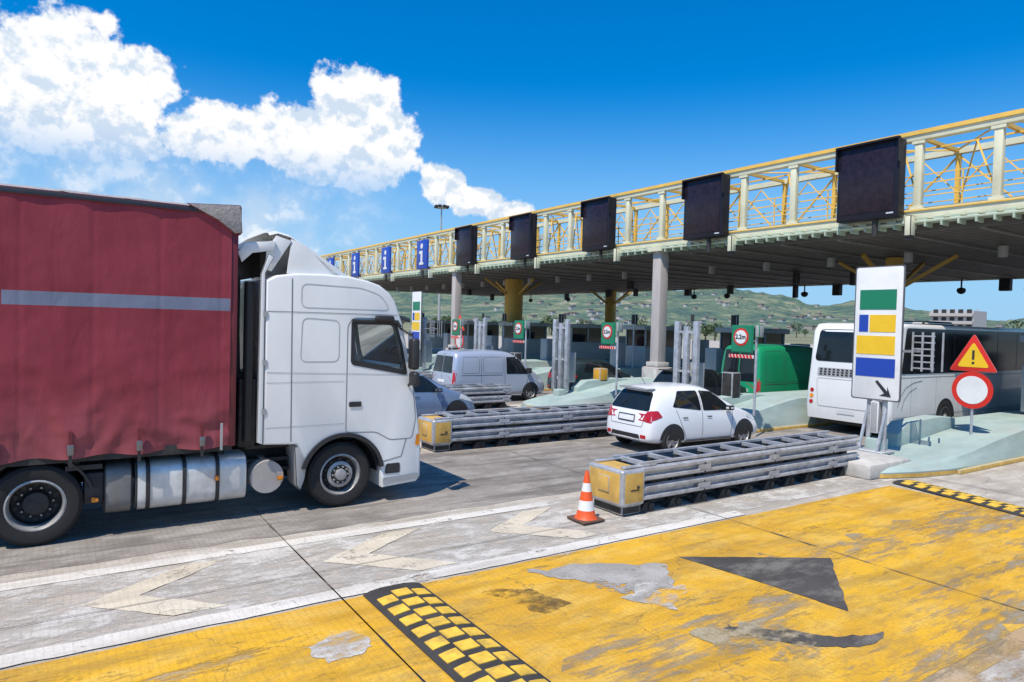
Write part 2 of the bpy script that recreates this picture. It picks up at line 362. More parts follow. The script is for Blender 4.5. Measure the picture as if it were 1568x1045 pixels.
GLANE=ground_mat('lane_concrete',(.34,.305,.265),(.24,.215,.19),(.46,.425,.38),tyre=.75,seed=13,light_amt=.7,stain=(.35,(.13,.115,.10)))
GYEL=ground_mat('yellow_road_paint',(.78,.44,.035),(.66,.36,.04),(.80,.56,.16),tyre=.45,seed=5,transp=(.92,7.,(.33,1.15,1),.12),crack=.5,stain=(.45,(.30,.20,.08)),light_amt=.45)
GYEL2=ground_mat('ochre_undercoat',(.60,.40,.15),(.46,.32,.14),(.60,.53,.40),tyre=.6,seed=15,transp=(.93,5.,(.3,1.,1)),crack=.5,stain=(.4,(.24,.18,.12)))
GORG=ground_mat('orange_worn',(.50,.34,.18),(.46,.33,.19),(.55,.46,.35),tyre=.3,seed=9,transp=(.78,5.,(.4,1,1),.15))
GWHT=ground_mat('white_road_paint',(.74,.70,.62),(.66,.62,.55),(.80,.78,.74),tyre=.4,seed=3,transp=(.90,9.,(1,1,1),.12),stain=(.3,(.42,.38,.33)))
GWHT2=ground_mat('cream_road_paint',(.70,.62,.47),(.64,.56,.43),(.74,.69,.58),tyre=.35,seed=31,transp=(.86,9.,(1,1,1),.15),stain=(.3,(.45,.40,.33)))
GASP=ground_mat('asphalt_patch',(.10,.092,.086),(.07,.065,.06),(.24,.22,.19),tyre=.2,seed=21,transp=(1.0,14.,(1,1,1)),crack=0.,light_amt=.8)
GPATCH=ground_mat('cement_patch',(.38,.355,.32),(.30,.28,.25),(.52,.50,.46),tyre=.0,seed=27,transp=(.90,5.,(1,1,1)),crack=0.)
GBRIGHT=ground_mat('bright_cement',(.60,.565,.51),(.54,.51,.455),(.68,.655,.61),tyre=.3,seed=57,transp=(.70,4.,(.5,1,1),.2),crack=.3)
OIL=ground_mat('oil_stain',(.20,.13,.05),(.15,.10,.045),(.4,.26,.08),tyre=.2,seed=44,transp=(.62,9.,(.7,1,1),.3),crack=0.)
GSTREAK=ground_mat('grey_wear_streaks',(.42,.35,.24),(.30,.25,.18),(.54,.48,.38),tyre=.3,seed=81,transp=(.60,6.,(.22,1.3,1),.20),crack=.3)
GFIELD=mat('dry_field',(.20,.20,.11),.95,var=.35,scale=.02)
S=6000
sheet('ground',[(-S,-S),(S,-S),(S,S),(-S,S)],-.012,GFIELD)
sheet('toll_plaza_road',[(-120,-60),(140,-60),(140,130),(-120,130)],0,GCONC)
for i,(a,b) in enumerate(((9.15,13.35),(14.7,19.0),(20.4,25.0),(26.5,31),(32.5,37))):
    sheet('toll_lane',ragged([(-60,a),(90,a),(90,b),(-60,b)],.12,.4,i),.004,GLANE)
sheet('toll_lane',[(-60,-6),(90,-6),(90,1.2),(-60,1.2)],.004,GLANE)
sheet('bright_cement',ragged([(-12,6.95),(14,6.95),(14,8.9),(-12,8.9)],.03,.2,33),.006,GBRIGHT)
sheet('ochre_undercoat',[(-30,2.55),(13.15,2.55),(13.15,6.68),(-30,6.64)],.004,GYEL2)
sheet('worn_yellow_paint',ragged([(-30,1.7),(14.5,1.7),(14.5,2.75),(-30,2.75)],.05,.2,4),.006,GORG)
sheet('yellow_paint_band',ragged([(-30,2.75),(13.2,2.75),(13.2,6.72),(-30,6.68)],.03,.2,3),.009,GYEL)
sheet('grey_wear_streaks',ragged([(3.5,2.7),(13,2.7),(13,5.4),(6,5.2),(3.5,4.4)],.3,.2,8),.011,GSTREAK)
sheet('white_edge_line',ragged([(-30,6.76),(9,6.76),(9,6.98),(-30,7.10)],.02,.1,5),.013,GWHT)
sheet('white_gore_line',ragged([(-30,8.60),(6.6,8.66),(6.6,8.88),(-30,8.90)],.02,.1,6),.010,GWHT)
def chev(a,arm1,arm2,w):
    ax,ay=a
    return [(ax,ay),arm1,(arm1[0]+w,arm1[1]),(ax+w*1.05,ay),(arm2[0]+w,arm2[1]),arm2]
for i,(a,u1,u2,w) in enumerate((((.2,7.85),(1.25,8.56),(.95,7.15),.5),((2.65,7.9),(3.7,8.56),(3.5,7.08),.55),((5.0,7.95),(6.0,8.56),(5.9,7.1),.55),((-2.3,7.85),(-1.3,8.56),(-1.5,7.15),.5))):
    sheet('chevron_mark',ragged(chev(a,u1,u2,w),.02,.06,i),.010,GWHT2)
sheet('cement_patch',ragged([(4.6,6.45),(5.5,6.25),(6.2,5.8),(5.9,5.35),(5.1,5.05),(5.0,5.6)],.12,.05,9),.015,GPATCH)
sheet('bright_cement_smear',ragged([(5.0,5.3),(5.6,5.5),(5.9,5.2),(5.3,4.75)],.16,.05,19),.019,GBRIGHT)
sheet('asphalt_patch',ragged([(6.55,5.9),(8.25,4.9),(6.85,3.85),(6.75,4.7)],.02,.05,11),.015,GASP)
arc=[(5.35+1.2*t,4.25-.9*t-.35*math.sin(t*3.1)) for t in [k/9 for k in range(10)]]
arc2=[(x+.14+.12*math.sin(i*.35),y+.07+.06*math.sin(i*.35)) for i,(x,y) in enumerate(arc)]
sheet('asphalt_smear',ragged(arc+arc2[::-1],.08,.05,12),.015,GASP)
sheet('cement_patch',ragged([(5.0,4.35),(5.7,4.25),(6.1,3.7),(5.7,3.3),(5.2,3.6)],.2,.05,14),.017,ground_mat('worn_grey',(.46,.37,.23),(.38,.31,.19),(.55,.5,.40),seed=71,transp=(.68,7.,(.6,1,1),.2),crack=.3))
sheet('cement_patch',ragged([(1.8,5.9),(2.3,6.0),(2.35,5.6),(1.9,5.5)],.15,.05,15),.015,GBRIGHT)
sheet('oil_stain',ragged([(3.8,6.15),(4.3,6.0),(4.5,5.4),(4.0,5.5)],.15,.05,16),.015,OIL)
JO=mat('joint_seal',(.14,.125,.11),.9)
for x in (2.45,-3.6,8.5,14.6): sheet('expansion_joint',ragged([(x,-3),(x+.014,-3),(x+.034,13),(x+.02,13)],.02,.2,x),.020,JO)
sheet('expansion_joint',[(-20,7.60),(12,7.58),(12,7.59),(-20,7.612)],.020,JO)
def bump(name,x0,x1,y0,y1,loc,rot=0,pitch=.27,ln=.19):
    BY=mat('bump_yellow',(.74,.46,.05),.7,var=.25,scale=8,dirt=.8,dirtc=(.20,.15,.08)); BK=mat('bump_black',(.04,.037,.034),.8,var=.3,dirt=.4)
    mb=MB(); W=x1-x0; prof=[(x0,.004),(x0+.12*W,.03),(x0+.3*W,.045),(x0+.7*W,.045),(x0+.88*W,.03),(x1,.004)]
    mb.prism(prof,'y',y0,y1,BK)
    def z(t):
        for (p,q),(r,s) in zip(prof,prof[1:]):
            xx=x0+t*W
            if p<=xx<=r: return q+(s-q)*(xx-p)/(r-p)
        return .04
    y=y0+.02; k=0
    while y<y1-.3:
        for j,(a,b) in enumerate(((.09,.34),(.38,.65),(.69,.92))):
            o=(0,.09,.03)[j]
            ss=[a,(a+b)/2,b]
            vs=[];
            for t in ss: vs+= [(x0+t*W,y+o+.02,z(t)+.008),(x0+t*W,y+ln+o,z(t)+.008)]
            lo=[(p[0],p[1],p[2]-.008) for p in vs]
            mb.faces(vs+lo,[(0,2,3,1),(2,4,5,3),(0,6,8,2),(2,8,10,4),(1,3,9,7),(3,5,11,9),(0,1,7,6),(4,10,11,5)],BY)
        y+=pitch;k+=1
    mb.obj(name,None,loc,rot)
bump('speed_bump',2.68,3.34,-.5,6.7,(0,0,.018),0)
bump('speed_bump',-.3,.3,-2.8,0,(13.75,6.75,.018),-.22)
# ---------------------------------------------------------------- guardrails
def guardrail(name,x0,x1,y0,y1,endbox=True,rot=0):
    mb=MB()
    def wbeam(z,yf,s):
        pr=[(0,0),(.012,.0),(.08,.04),(.08,.09),(.01,.12),(.01,.17),(.08,.20),(.08,.25),(.012,.29),(0,.29)]
        n=len(pr)
        vs=[(xx,yf+s*p[0],z+p[1]*.86) for xx in (x0+.15,x1) for p in pr]
        mb.faces(vs,[(i,i+1,i+1+n,i+n) for i in range(n-1)],STEEL)
    for s,yf in ((-1,y0+.07),(1,y1-.07)):
        wbeam(.20,yf,s); wbeam(.50,yf,s)
        mb.box(x0+.15,x1,yf-.035,yf+.035,.765,.80,STEEL)
    x=x0+.35; k=0
    while x<x1:
        mb.box(x-.04,x+.04,y0+.1,y1-.1,.72,.78,STEEL)
        for yy in (y0+.14,y1-.14):
            mb.box(x-.035,x+.035,yy-.04,yy+.04,.05,.74,DARK)
            mb.prism([(x-.17,.006),(x+.17,.006),(x+.05,.16),(x-.05,.16)],'y',yy-.08,yy+.02,DARK)
            mb.cyl((x+.08,yy-.1,.09),(x+.08,yy+.05,.09),.06,DARK,8)
        mb.box(x-.06,x+.06,y0+.1,y1-.1,.15,.2,DARK)
        x+=.62; k+=1
    mb.box(x0+.2,x1-.1,y0+.2,y1-.2,.10,.66,DARK)
    x=x0+1.6
    while x<x1:
        for z in (.30,.60): mb.box(x-.14,x+.14,y0-.016,y0+.06,z-.02,z+.06,STEEL)
        for z in (.24,.38,.54,.68): mb.cyl((x,y0-.02,z),(x,y0+.02,z),.015,DARK,6)
        x+=1.9
    if endbox:
        mb.box(x0-.28,x0+.22,y0-.03,y1+.03,.16,.73,YELDIRTY,.06,3)
        mb.box(x0-.30,x0-.24,y0+.25,y1-.25,.35,.6,YELDIRTY,.01)
        mb.box(x0-.2,x0+.2,y0+.05,y1-.05,.02,.16,DARK,.02)
        mb.box(x0-.10,x0+.06,y0-.036,y0-.028,.40,.42,DARK)
        mb.cyl((x0+.05,y0-.045,.45),(x0+.05,y0-.02,.45),.025,DARK,8)
        mb.box(x0-.20,x0+.5,y0+.02,y0+.12,.735,.765,STEEL,.01); mb.box(x0-.20,x0+.5,y1-.12,y1-.02,.735,.765,STEEL,.01)
    cx,cy=(x0,(y0+y1)/2)
    o=mb.obj(name,angle=25)
    if rot:
        o.matrix_world=Matrix.Translation((cx,cy,0))@Matrix.Rotation(rot,4,'Z')@Matrix.Translation((-cx,-cy,0))
guardrail('crash_barrier',7.35,13.7,7.55,8.30,True,.01)
guardrail('crash_barrier',7.15,13.0,13.35,14.1,True)
guardrail('crash_barrier',7.4,13.0,19.45,20.2,True)
guardrail('crash_barrier',7.4,13.2,25.3,26.0,False)
def cone(name,loc,s=1.):
    mb=MB()
    mb.box(-.2,.2,-.2,.2,.006,.04,mat('cone_base',(.12,.06,.04),.8),.012)
    W=SWHITE
    def r(z): return .15-.125*(z/.72)
    pr=[(r(.0)+.02,.04,ORANGE),(r(.06),.08,ORANGE)]
    for z0,m in ((.16,W),(.30,ORANGE),(.43,W),(.55,ORANGE),(.72,ORANGE)):
        pr.append((r(z0),z0,m))
    pr+= [(.01,.72,ORANGE)]
    mb.lathe((0,0,0),(0,0,1),pr,28)
    o=mb.obj(name,None,loc); o.scale=(s,s,s)
cone('traffic_cone',(6.55,7.72,.012),1.02)
cone('traffic_cone',(6.55,13.85,.012))
# ---------------------------------------------------------------- semi truck
Y0,Y1=10.05,12.55
tr=empty('semi_truck')
def curtain_mat():
    m=bpy.data.materials.new('red_curtain'); m.use_nodes=True;nt=m.node_tree;N=nt.nodes;L=nt.links;b=N['Principled BSDF']
    b.inputs['Roughness'].default_value=.5; b.inputs['Specular IOR Level'].default_value=.3
    tc=N.new('ShaderNodeTexCoord'); mp=N.new('ShaderNodeMapping'); mp.inputs['Scale'].default_value=(1,1,.4); L.new(tc.outputs['Object'],mp.inputs[0])
    n=N.new('ShaderNodeTexNoise'); n.inputs['Scale'].default_value=1.2;n.inputs['Detail'].default_value=6;n.inputs['Roughness'].default_value=.65;L.new(mp.outputs[0],n.inputs['Vector'])
    r=N.new('ShaderNodeValToRGB');L.new(n.outputs['Fac'],r.inputs[0]); r.color_ramp.elements[0].position=.3;r.color_ramp.elements[1].position=.72
    r.color_ramp.elements[0].color=(.21,.020,.034,1);r.color_ramp.elements[1].color=(.32,.042,.062,1)
    sp=N.new('ShaderNodeSeparateXYZ');L.new(tc.outputs['Object'],sp.inputs[0])
    def cmp(s,v,eps):
        c=N.new('ShaderNodeMath');c.operation='COMPARE';L.new(s,c.inputs[0]);c.inputs[1].default_value=v;c.inputs[2].default_value=eps;return c.outputs[0]
    a=cmp(sp.outputs['Z'],3.05,.085); bb=cmp(sp.outputs['X'],.72,1.27)
    c3=cmp(sp.outputs['X'],-5.,3.6); mx0=N.new('ShaderNodeMath');mx0.operation='MAXIMUM';L.new(bb,mx0.inputs[0]);L.new(c3,mx0.inputs[1])
    mu=N.new('ShaderNodeMath');mu.operation='MULTIPLY';L.new(a,mu.inputs[0]);L.new(mx0.outputs[0],mu.inputs[1])
    mu2=N.new('ShaderNodeMath');mu2.operation='MULTIPLY';L.new(mu.outputs[0],mu2.inputs[0]);mu2.inputs[1].default_value=.85
    dz=N.new('ShaderNodeMapRange');L.new(sp.outputs['Z'],dz.inputs[0]);dz.inputs[1].default_value=1.1;dz.inputs[2].default_value=2.0;dz.inputs[3].default_value=.30;dz.inputs[4].default_value=.06
    dm=N.new('ShaderNodeMath');dm.operation='MULTIPLY';L.new(dz.outputs[0],dm.inputs[0]);L.new(n.outputs['Fac'],dm.inputs[1])
    du=N.new('ShaderNodeMixRGB');L.new(dm.outputs[0],du.inputs[0]);L.new(r.outputs[0],du.inputs[1]);du.inputs[2].default_value=(.30,.24,.20,1)
    mx=N.new('ShaderNodeMixRGB');L.new(mu2.outputs[0],mx.inputs[0]);L.new(du.outputs[0],mx.inputs[1]);mx.inputs[2].default_value=(.17,.24,.33,1)
    L.new(mx.outputs[0],b.inputs['Base Color'])
    bp=N.new('ShaderNodeBump');bp.inputs['Strength'].default_value=.45;bp.inputs['Distance'].default_value=.03
    n2=N.new('ShaderNodeTexNoise');n2.inputs['Scale'].default_value=4;n2.inputs['Detail'].default_value=5;n2.inputs['Distortion'].default_value=.8;L.new(mp.outputs[0],n2.inputs['Vector']);L.new(n2.outputs['Fac'],bp.inputs['Height']);L.new(bp.outputs[0],b.inputs['Normal'])
    return m
CUR=curtain_mat()
def curtain(y,sgn):
    bm=bmesh.new(); nx,nz=520,70; xa,xb=-11.3,2.0; za,zb=1.10,4.30; V=[]
    for i in range(nx+1):
        row=[]
        for j in range(nz+1):
            x=xa+(xb-xa)*i/nx; t=j/nz; z=za+(zb-za)*t
            ph=(x-.15)/.75*2*math.pi
            low=math.exp(-t*9)
            nn=mn.fractal(Vector((x*1.1,z*1.6,y)),1,2,4)
            d=.018*math.cos(ph)*low*1.5+.003*math.sin(x*13+1.5*math.sin(z*1.3))*(.2+low)+.026*nn*(1.15-t)
            d+=.008*math.sin(z*2.2+x*1.1+math.sin(x*2.7))*(1-t)
            top=math.exp(-(1-t)*12); d+=.010*math.sin(x*9)*top
            s=(x/.75-math.floor(x/.75)-.5); d-= .006*math.exp(-(s*s)/.0009)
            d+= .017*math.sin((z*11+3*math.cos(ph*.5)+4*nn))*math.exp(-abs(t-.08)*9)
            dz=-.035*(.5+.5*math.cos(ph))*math.exp(-t*30)
            row.append(bm.verts.new((x,y+sgn*(.022+d),z+dz)))
        V.append(row)
    for i in range(nx):
        for j in range(nz): bm.faces.new([V[i][j],V[i+1][j],V[i+1][j+1],V[i][j+1]])
    bmesh.ops.recalc_face_normals(bm,faces=bm.faces)
    me=bpy.data.meshes.new('curtain');bm.to_mesh(me);bm.free();me.materials.append(CUR)
    for p in me.polygons:p.use_smooth=True
    o=bpy.data.objects.new('curtain',me);col.objects.link(o);o.parent=tr
curtain(Y0,-1);curtain(Y1,1)
DRED=mat('dark_red_steel',(.15,.018,.025),.5,var=.1); TARP=mat('grey_tarp',(.36,.33,.31),.75,var=.2,scale=5,bump=.4,dirt=.5)
TARPD=mat('dark_tarp',(.035,.04,.055),.7,var=.2)
mb=MB()
mb.box(-11.35,2.06,Y0+.06,Y1-.06,1.16,4.28,DRED)
mb.box(1.99,2.09,Y0-.012,Y0+.10,1.08,4.30,DRED,.012)
mb.box(1.99,2.09,Y1-.10,Y1+.012,1.08,4.30,DRED,.012)
mb.box(-11.35,2.07,Y0-.045,Y0+.06,4.27,4.355,TARPD,.012)
mb.box(-11.35,2.07,Y1-.06,Y1+.045,4.27,4.355,TARPD,.012)
mb.box(-11.35,2.05,Y0+.02,Y1-.02,1.02,1.15,DARK)
bm=mb.bm; mi=mb.mi(TARP); rows=[]
for i in range(160):
    x=-11.35+13.42*i/159
    rows.append([bm.verts.new((x,Y0-.045+(Y1-Y0+.09)*k/10,4.36+(0 if k in(0,10) else .055)+.012*mn.fractal(Vector((x*3,k*.7,0)),1,2,3)-(.03*abs(math.sin(x*4.2)) if k in (0,10) else 0))) for k in range(11)])
for a,b in zip(rows,rows[1:]):
    for k in range(10):
        f=bm.faces.new([a[k],b[k],b[k+1],a[k+1]]); f.material_index=mi
mb.prism([(1.42,4.38),(2.10,4.43),(2.13,4.05),(2.04,4.03),(1.80,4.20)],'y',Y0-.065,Y0-.02,TARP,.008)
mb.box(2.07,2.12,Y0-.05,Y1+.05,4.02,4.42,TARP,.02)
BUC=mat('buckle',(.2,.2,.2),.4,metal=.6)
k=-11.1
while k<2.0:
    mb.box(k-.018,k+.018,Y0-.085,Y0-.07,.98,1.34,BLACKP)
    mb.box(k-.04,k+.04,Y0-.10,Y0-.08,1.12,1.26,BUC,.006)
    mb.box(k-.02,k+.02,Y0-.09,Y0-.06,1.26,1.42,DRED)
    k+=.75
mb.box(1.88,1.91,Y0-.08,Y0-.06,1.05,1.42,GREYP)
mb.obj('trailer',tr)
mb=MB()
for y in (10.75,11.75): mb.box(-2.2,4.6,y-.05,y+.05,.62,.92,DARK,.01)
mb.box(-11,-.9,10.7,11.9,.85,1.0,DARK)
for x in(-2,0.2,1.2,2.2,3.4): mb.box(x-.08,x+.08,10.7,11.8,.6,.8,DARK)
for x in (-.2,): 
    for yy,s in ((10.24,-1),(12.36,1)):
        wheel(mb,(x,yy,.51),.5,.30,s,'drive'); wheel(mb,(x,yy-s*.33,.51),.5,.28,s,'drive')
    mb.cyl((x,10.4,.5),(x,12.2,.5),.14,DARK,14)
for yy,s in ((10.25,-1),(12.35,1)): wheel(mb,(3.64,yy,.51),.5,.32,s,'steer')
mb.cyl((3.64,10.4,.5),(3.64,12.2,.5),.09,DARK,12)
for tx in (-6.5,-7.8,-9.1):
    for yy,s in ((10.3,-1),(12.3,1)): wheel(mb,(tx,yy,.51),.5,.34,s,'steer')
mb.prism(circ(-.2,.5,.62,16,15,165)+[(p[0],p[1]) for p in reversed(circ(-.2,.5,.59,16,15,165))],'y',10.1,10.85,BLACKP)
def tank(x0,x1,m,z0=.28,z1=.93):
    prof=rpoly([(10.12,z0),(10.75,z0),(10.75,z1),(10.12,z1)],.20,6)
    mb.prism(prof,'x',x0,x1,m,.02)
tank(.52,.84,mat('tank_grey',(.22,.21,.20),.5,metal=.3,dirt=.5)); tank(.88,2.28,ALU)
for x in (1.02,1.46,1.88):
    prof=rpoly([(10.105,.27),(10.76,.27),(10.76,.945),(10.105,.945)],.21,6); mb.prism(prof,'x',x-.025,x+.025,BLACKP)
mb.box(1.84,1.90,10.08,10.11,.60,.67,AMBER,.008); mb.box(.38,.46,10.08,10.14,.48,.53,AMBER,.005)
mb.cyl((1.95,10.4,.93),(1.95,10.4,.99),.06,BLACKP,12)
mb.box(.30,.52,10.15,10.6,.45,.85,DARK,.03); mb.box(.1,.5,10.12,10.2,.9,.96,DARK)
mb.cyl((2.56,10.16,.57),(2.56,10.85,.57),.235,mat('air_tank',(.42,.38,.34),.6,var=.1,dirt=.4),26)
mb.box(2.70,2.78,10.1,10.14,.52,.58,AMBER,.005)
for z in (.75,.95,.6): mb.box(2.3,3.0,10.4,10.6,z,z+.05,DARK)
mb.prism([(2.96,.42),(3.02,.34),(3.08,.5),(3.12,.78),(3.2,1.0),(2.92,1.0)],'y',10.06,10.55,GREYP,.01)
for y in (10.5,11.3,12.1): mb.box(2.14,2.22,y,y+.1,1.0,3.5,DARK)
mb.box(2.18,2.42,10.3,12.3,1.0,2.0,DARK,.03)
mb.cyl((2.30,10.30,1.1),(2.30,10.30,3.4),.07,BLACKP,14); mb.cyl((2.24,10.5,1.1),(2.2,10.6,3.0),.03,BLACKP,8)
for k in range(5):
    pts=[Vector((2.12+.3*t, 10.5+.25*k, 1.7-.35*math.sin(math.pi*t)+.1*k)) for t in [i/8 for i in range(9)]]
    for a,b in zip(pts,pts[1:]): mb.cyl(a,b,.015,[BLACKP,RED,YEL,BLACKP,BLACKP][k],6)
mb.obj('chassis',tr)
arch=circ(3.66,.5,.63,20,5,158)
prof=[(2.47,1.06),(2.47,3.42),(2.62,3.50),(2.9,3.545),(3.3,3.56),(3.7,3.55),(4.0,3.50),(4.2,3.44),(4.36,3.33),(4.46,3.20),(4.60,2.85),(4.74,2.2),(4.84,1.75),(4.93,1.2),(4.97,.8),(4.97,.36),(4.90,.28),(4.32,.24),(4.29,.45)]+arch[:]+[(2.95,1.03)]
cab=MB(); cab.prism(prof,'y',Y0+.0,Y1,WHITE,.07,3)
cabo=cab.obj('cab',tr,angle=40); b=bvh_of(cabo)
SE=mat('panel_gap',(.20,.20,.19),.7); SE2=mat('panel_crease',(.46,.46,.45),.6)
WINP=rpoly([(3.80,2.27),(4.63,2.10),(4.55,2.5),(4.45,2.82),(3.80,2.82)],.07)
def cabside(d):
    seam('door_seam',b,rpoly([(3.69,1.16),(3.69,2.80),(3.78,2.92),(4.44,2.92),(4.60,2.80),(4.78,2.05),(4.86,1.3),(4.80,1.0),(4.42,1.0),(4.18,1.14)],.06),d,SE,tr,.013,.003,True)
    seam('panel_seam',b,[(2.86,1.08),(2.84,3.47)],d,SE,tr,.015)
    seam('roof_seam',b,[(2.50,2.98),(4.50,2.98)],d,SE,tr,.010)
    seam('locker_seam',b,rpoly([(2.98,2.25),(3.56,2.25),(3.56,2.87),(3.00,2.90)],.10,5),d,SE2,tr,.014,.003,True)
    seam('roof_panel',b,rpoly([(2.98,3.05),(4.38,3.05),(4.22,3.28),(3.9,3.38),(2.98,3.40)],.10,5),d,SE2,tr,.012,.003,True)
    seam('swage',b,[(2.50,2.10),(4.70,2.03)],d,SE2,tr,.010)
    seam('swage',b,[(2.50,1.30),(3.66,1.30)],d,SE2,tr,.010)
    seam('swage',b,[(2.50,1.95),(3.66,1.95)],d,SE2,tr,.008)
    fr=rpoly([(3.745,2.20),(4.70,2.02),(4.60,2.50),(4.48,2.885),(3.745,2.885)],.07)
    n=len(fr)
    for i in range(n):
        j=(i+1)%n
        decal('side_window_frame',b,[fr[i],fr[j],WINP[j],WINP[i]],d,BLACKP,.006,.3,tr)
    decal('side_window_glass',b,WINP,d,CLEAR,.004,.2,tr)
    decal('door_handle',b,rpoly([(3.73,1.55),(3.93,1.55),(3.93,1.63),(3.73,1.63)],.02),d,BLACKP,.014,.1,tr)
    decal('bumper_corner',b,rpoly([(4.32,.30),(4.93,.34),(4.93,.42),(4.32,.40)],.02),d,GREYP,.012,.1,tr)
    seam('bumper_seam',b,[(4.30,.66),(4.62,.72),(4.70,1.0)],d,SE,tr,.014)
    decal('indicator',b,rpoly([(4.86,.88),(4.94,.88),(4.93,1.06),(4.88,1.06)],.02),d,AMBER,.01,.1,tr)
    decal('step_recess',b,rpoly([(4.34,.46),(4.60,.46),(4.60,.62),(4.36,.62)],.03),d,BLACKP,.008,.1,tr)
cabside('y-'); cabside('y+')
WS=rpoly([(10.22,2.1),(12.38,2.1),(12.32,2.85),(10.28,2.85)],.1)
decal('windscreen',b,WS,'x+',CLEAR,.006,.2,tr)
decal('grille',b,rpoly([(10.6,.8),(12.0,.8),(12.0,1.6),(10.6,1.6)],.05),'x+',BLACKP,.01,.2,tr)
for yy in (10.15,12.05): decal('head_lamp',b,rpoly([(yy,.55),(yy+.4,.55),(yy+.4,.85),(yy,.85)],.05),'x+',LENS,.01,.1,tr)
def cut(builder,target):
    o=builder.obj('cutter'); md=target.modifiers.new('c','BOOLEAN');md.object=o;md.solver='EXACT';md.operation='DIFFERENCE'
    dg=bpy.context.evaluated_depsgraph_get();dg.update();me=bpy.data.meshes.new_from_object(target.evaluated_get(dg));target.modifiers.clear();target.data=me;bpy.data.objects.remove(o)
INT=mat('cab_interior',(.13,.13,.13),.8)
c1=MB(); c1.prism([(2.75,1.5),(4.70,1.5),(4.64,2.3),(4.50,2.88),(2.75,2.88)],'y',Y0+.07,Y1-.07,INT); cut(c1,cabo)
c1=MB(); c1.prism(WINP,'y',Y0-.3,Y1+.3,BLACKP); cut(c1,cabo)
c1=MB(); c1.prism(WS,'x',4.4,5.2,BLACKP); cut(c1,cabo)
cabo.data.set_sharp_from_angle(angle=R(40))
mb=MB()
for y in (10.65,11.95):
    mb.box(3.45,3.98,y-.26,y+.26,1.52,1.85,INT,.06); mb.prism([(3.40,1.8),(3.56,1.8),(3.44,2.5),(3.30,2.5)],'y',y-.24,y+.24,INT,.05); mb.box(3.30,3.40,y-.13,y+.13,2.5,2.72,INT,.04)
mb.prism([(4.40,1.55),(4.68,1.55),(4.62,2.1),(4.45,2.16),(4.36,2.05)],'y',10.15,12.45,INT,.03)
mb.lathe((4.22,11.95,2.02),(.55,0,.85),[(.21+.016*math.cos(t),.016*math.sin(t),BLACKP) for t in [k*math.pi/4 for k in range(9)]],24)
mb.box(2.76,2.8,10.2,12.4,1.6,2.8,mat('curtain_grey',(.25,.24,.22),.9))
mb.obj('cab_interior',tr)
def skinfig(name,V,E,m,parent):
    me=bpy.data.meshes.new(name);me.from_pydata([v[:3] for v in V],E,[]);o=bpy.data.objects.new(name,me);col.objects.link(o)
    sk=o.modifiers.new('s','SKIN'); 
    for i,v in enumerate(V): me.skin_vertices[0].data[i].radius=(v[3],v[3] if len(v)<5 else v[4])
    me.skin_vertices[0].data[0].use_root=True
    ss=o.modifiers.new('ss','SUBSURF');ss.levels=2;ss.render_levels=2;me.materials.append(m);o.parent=parent
    return o
SKIN=mat('skin',(.45,.26,.18),.55,var=.05);SHIRT=mat('shirt',(.45,.52,.62),.85,var=.1)
yd=11.95
drv=empty('driver')
body=[(3.66,yd,1.88,.15,.17),(3.62,yd,2.10,.14,.17),(3.62,yd,2.32,.13,.20),(3.64,yd,2.42,.06,.07),(3.66,yd,2.48,.055,.055),(3.64,yd-.19,2.34,.065,.065),(3.78,yd-.27,2.08,.05,.05),(4.02,yd-.19,2.10,.04,.04),(3.64,yd+.19,2.34,.065,.065),(3.78,yd+.27,2.08,.05,.05),(4.02,yd+.19,2.10,.04,.04),(3.85,yd-.12,1.86,.09,.09),(4.12,yd-.14,1.86,.07,.07),(3.85,yd+.12,1.86,.09,.09),(4.12,yd+.14,1.86,.07,.07)]
body=[(v[0]+.16,)+v[1:] if v[2]>2 or v[2]<1.9 else v for v in body]
skinfig('torso',body,[(0,1),(1,2),(2,3),(3,4),(2,5),(5,6),(6,7),(2,8),(8,9),(9,10),(0,11),(11,12),(0,13),(13,14)],SHIRT,drv)
skinfig('head',[(3.82,yd,2.46,.05),(3.83,yd,2.53,.075,.07),(3.83,yd,2.62,.095,.08),(3.82,yd,2.69,.07,.065),(3.925,yd,2.575,.014,.014)],[(0,1),(1,2),(2,3),(2,4)],SKIN,drv)
skinfig('hair',[(3.79,yd,2.60,.085,.085),(3.805,yd,2.67,.09,.082),(3.82,yd,2.715,.06,.055)],[(0,1),(1,2)],mat('hair',(.03,.02,.015),.8),drv)
for s in (-1,1):
    hx,hy,hz=4.20,yd+s*.19,2.11
    V=[(hx,hy,hz,.035)]; E=[]
    for k in range(4):
        a=len(V); V+=[(hx+.05,hy-.03+.02*k,hz+.02,.011),(hx+.085,hy-.03+.02*k,hz+.005,.010),(hx+.08,hy-.03+.02*k,hz-.03,.009)]; E+=[(0,a),(a,a+1),(a+1,a+2)]
    a=len(V); V+=[(hx+.02,hy-s*.05,hz+.01,.012),(hx+.05,hy-s*.055,hz,.010)]; E+=[(0,a),(a,a+1)]
    skinfig('hand',V,E,SKIN,drv)
mb=MB()
a1=circ(3.66,.5,.66,22,8,165);a0=circ(3.66,.5,.60,22,8,165)
for yy,s in ((Y0,-1),(Y1,1)):
    mb.prism(a1+list(reversed(a0)),'y',yy+s*.035,yy-s*.12,BLACKP)
mb.prism(circ(3.66,.5,.60,22,0,170)+list(reversed(circ(3.66,.5,.585,22,0,170))),'y',Y0+.1,Y0+.7,BLACKP)
mb.prism([(4.50,3.0),(4.75,2.93),(4.76,2.87),(4.5,2.93)],'y',Y0+.05,Y1-.05,mat('visor',(.04,.05,.06),.3),.01)
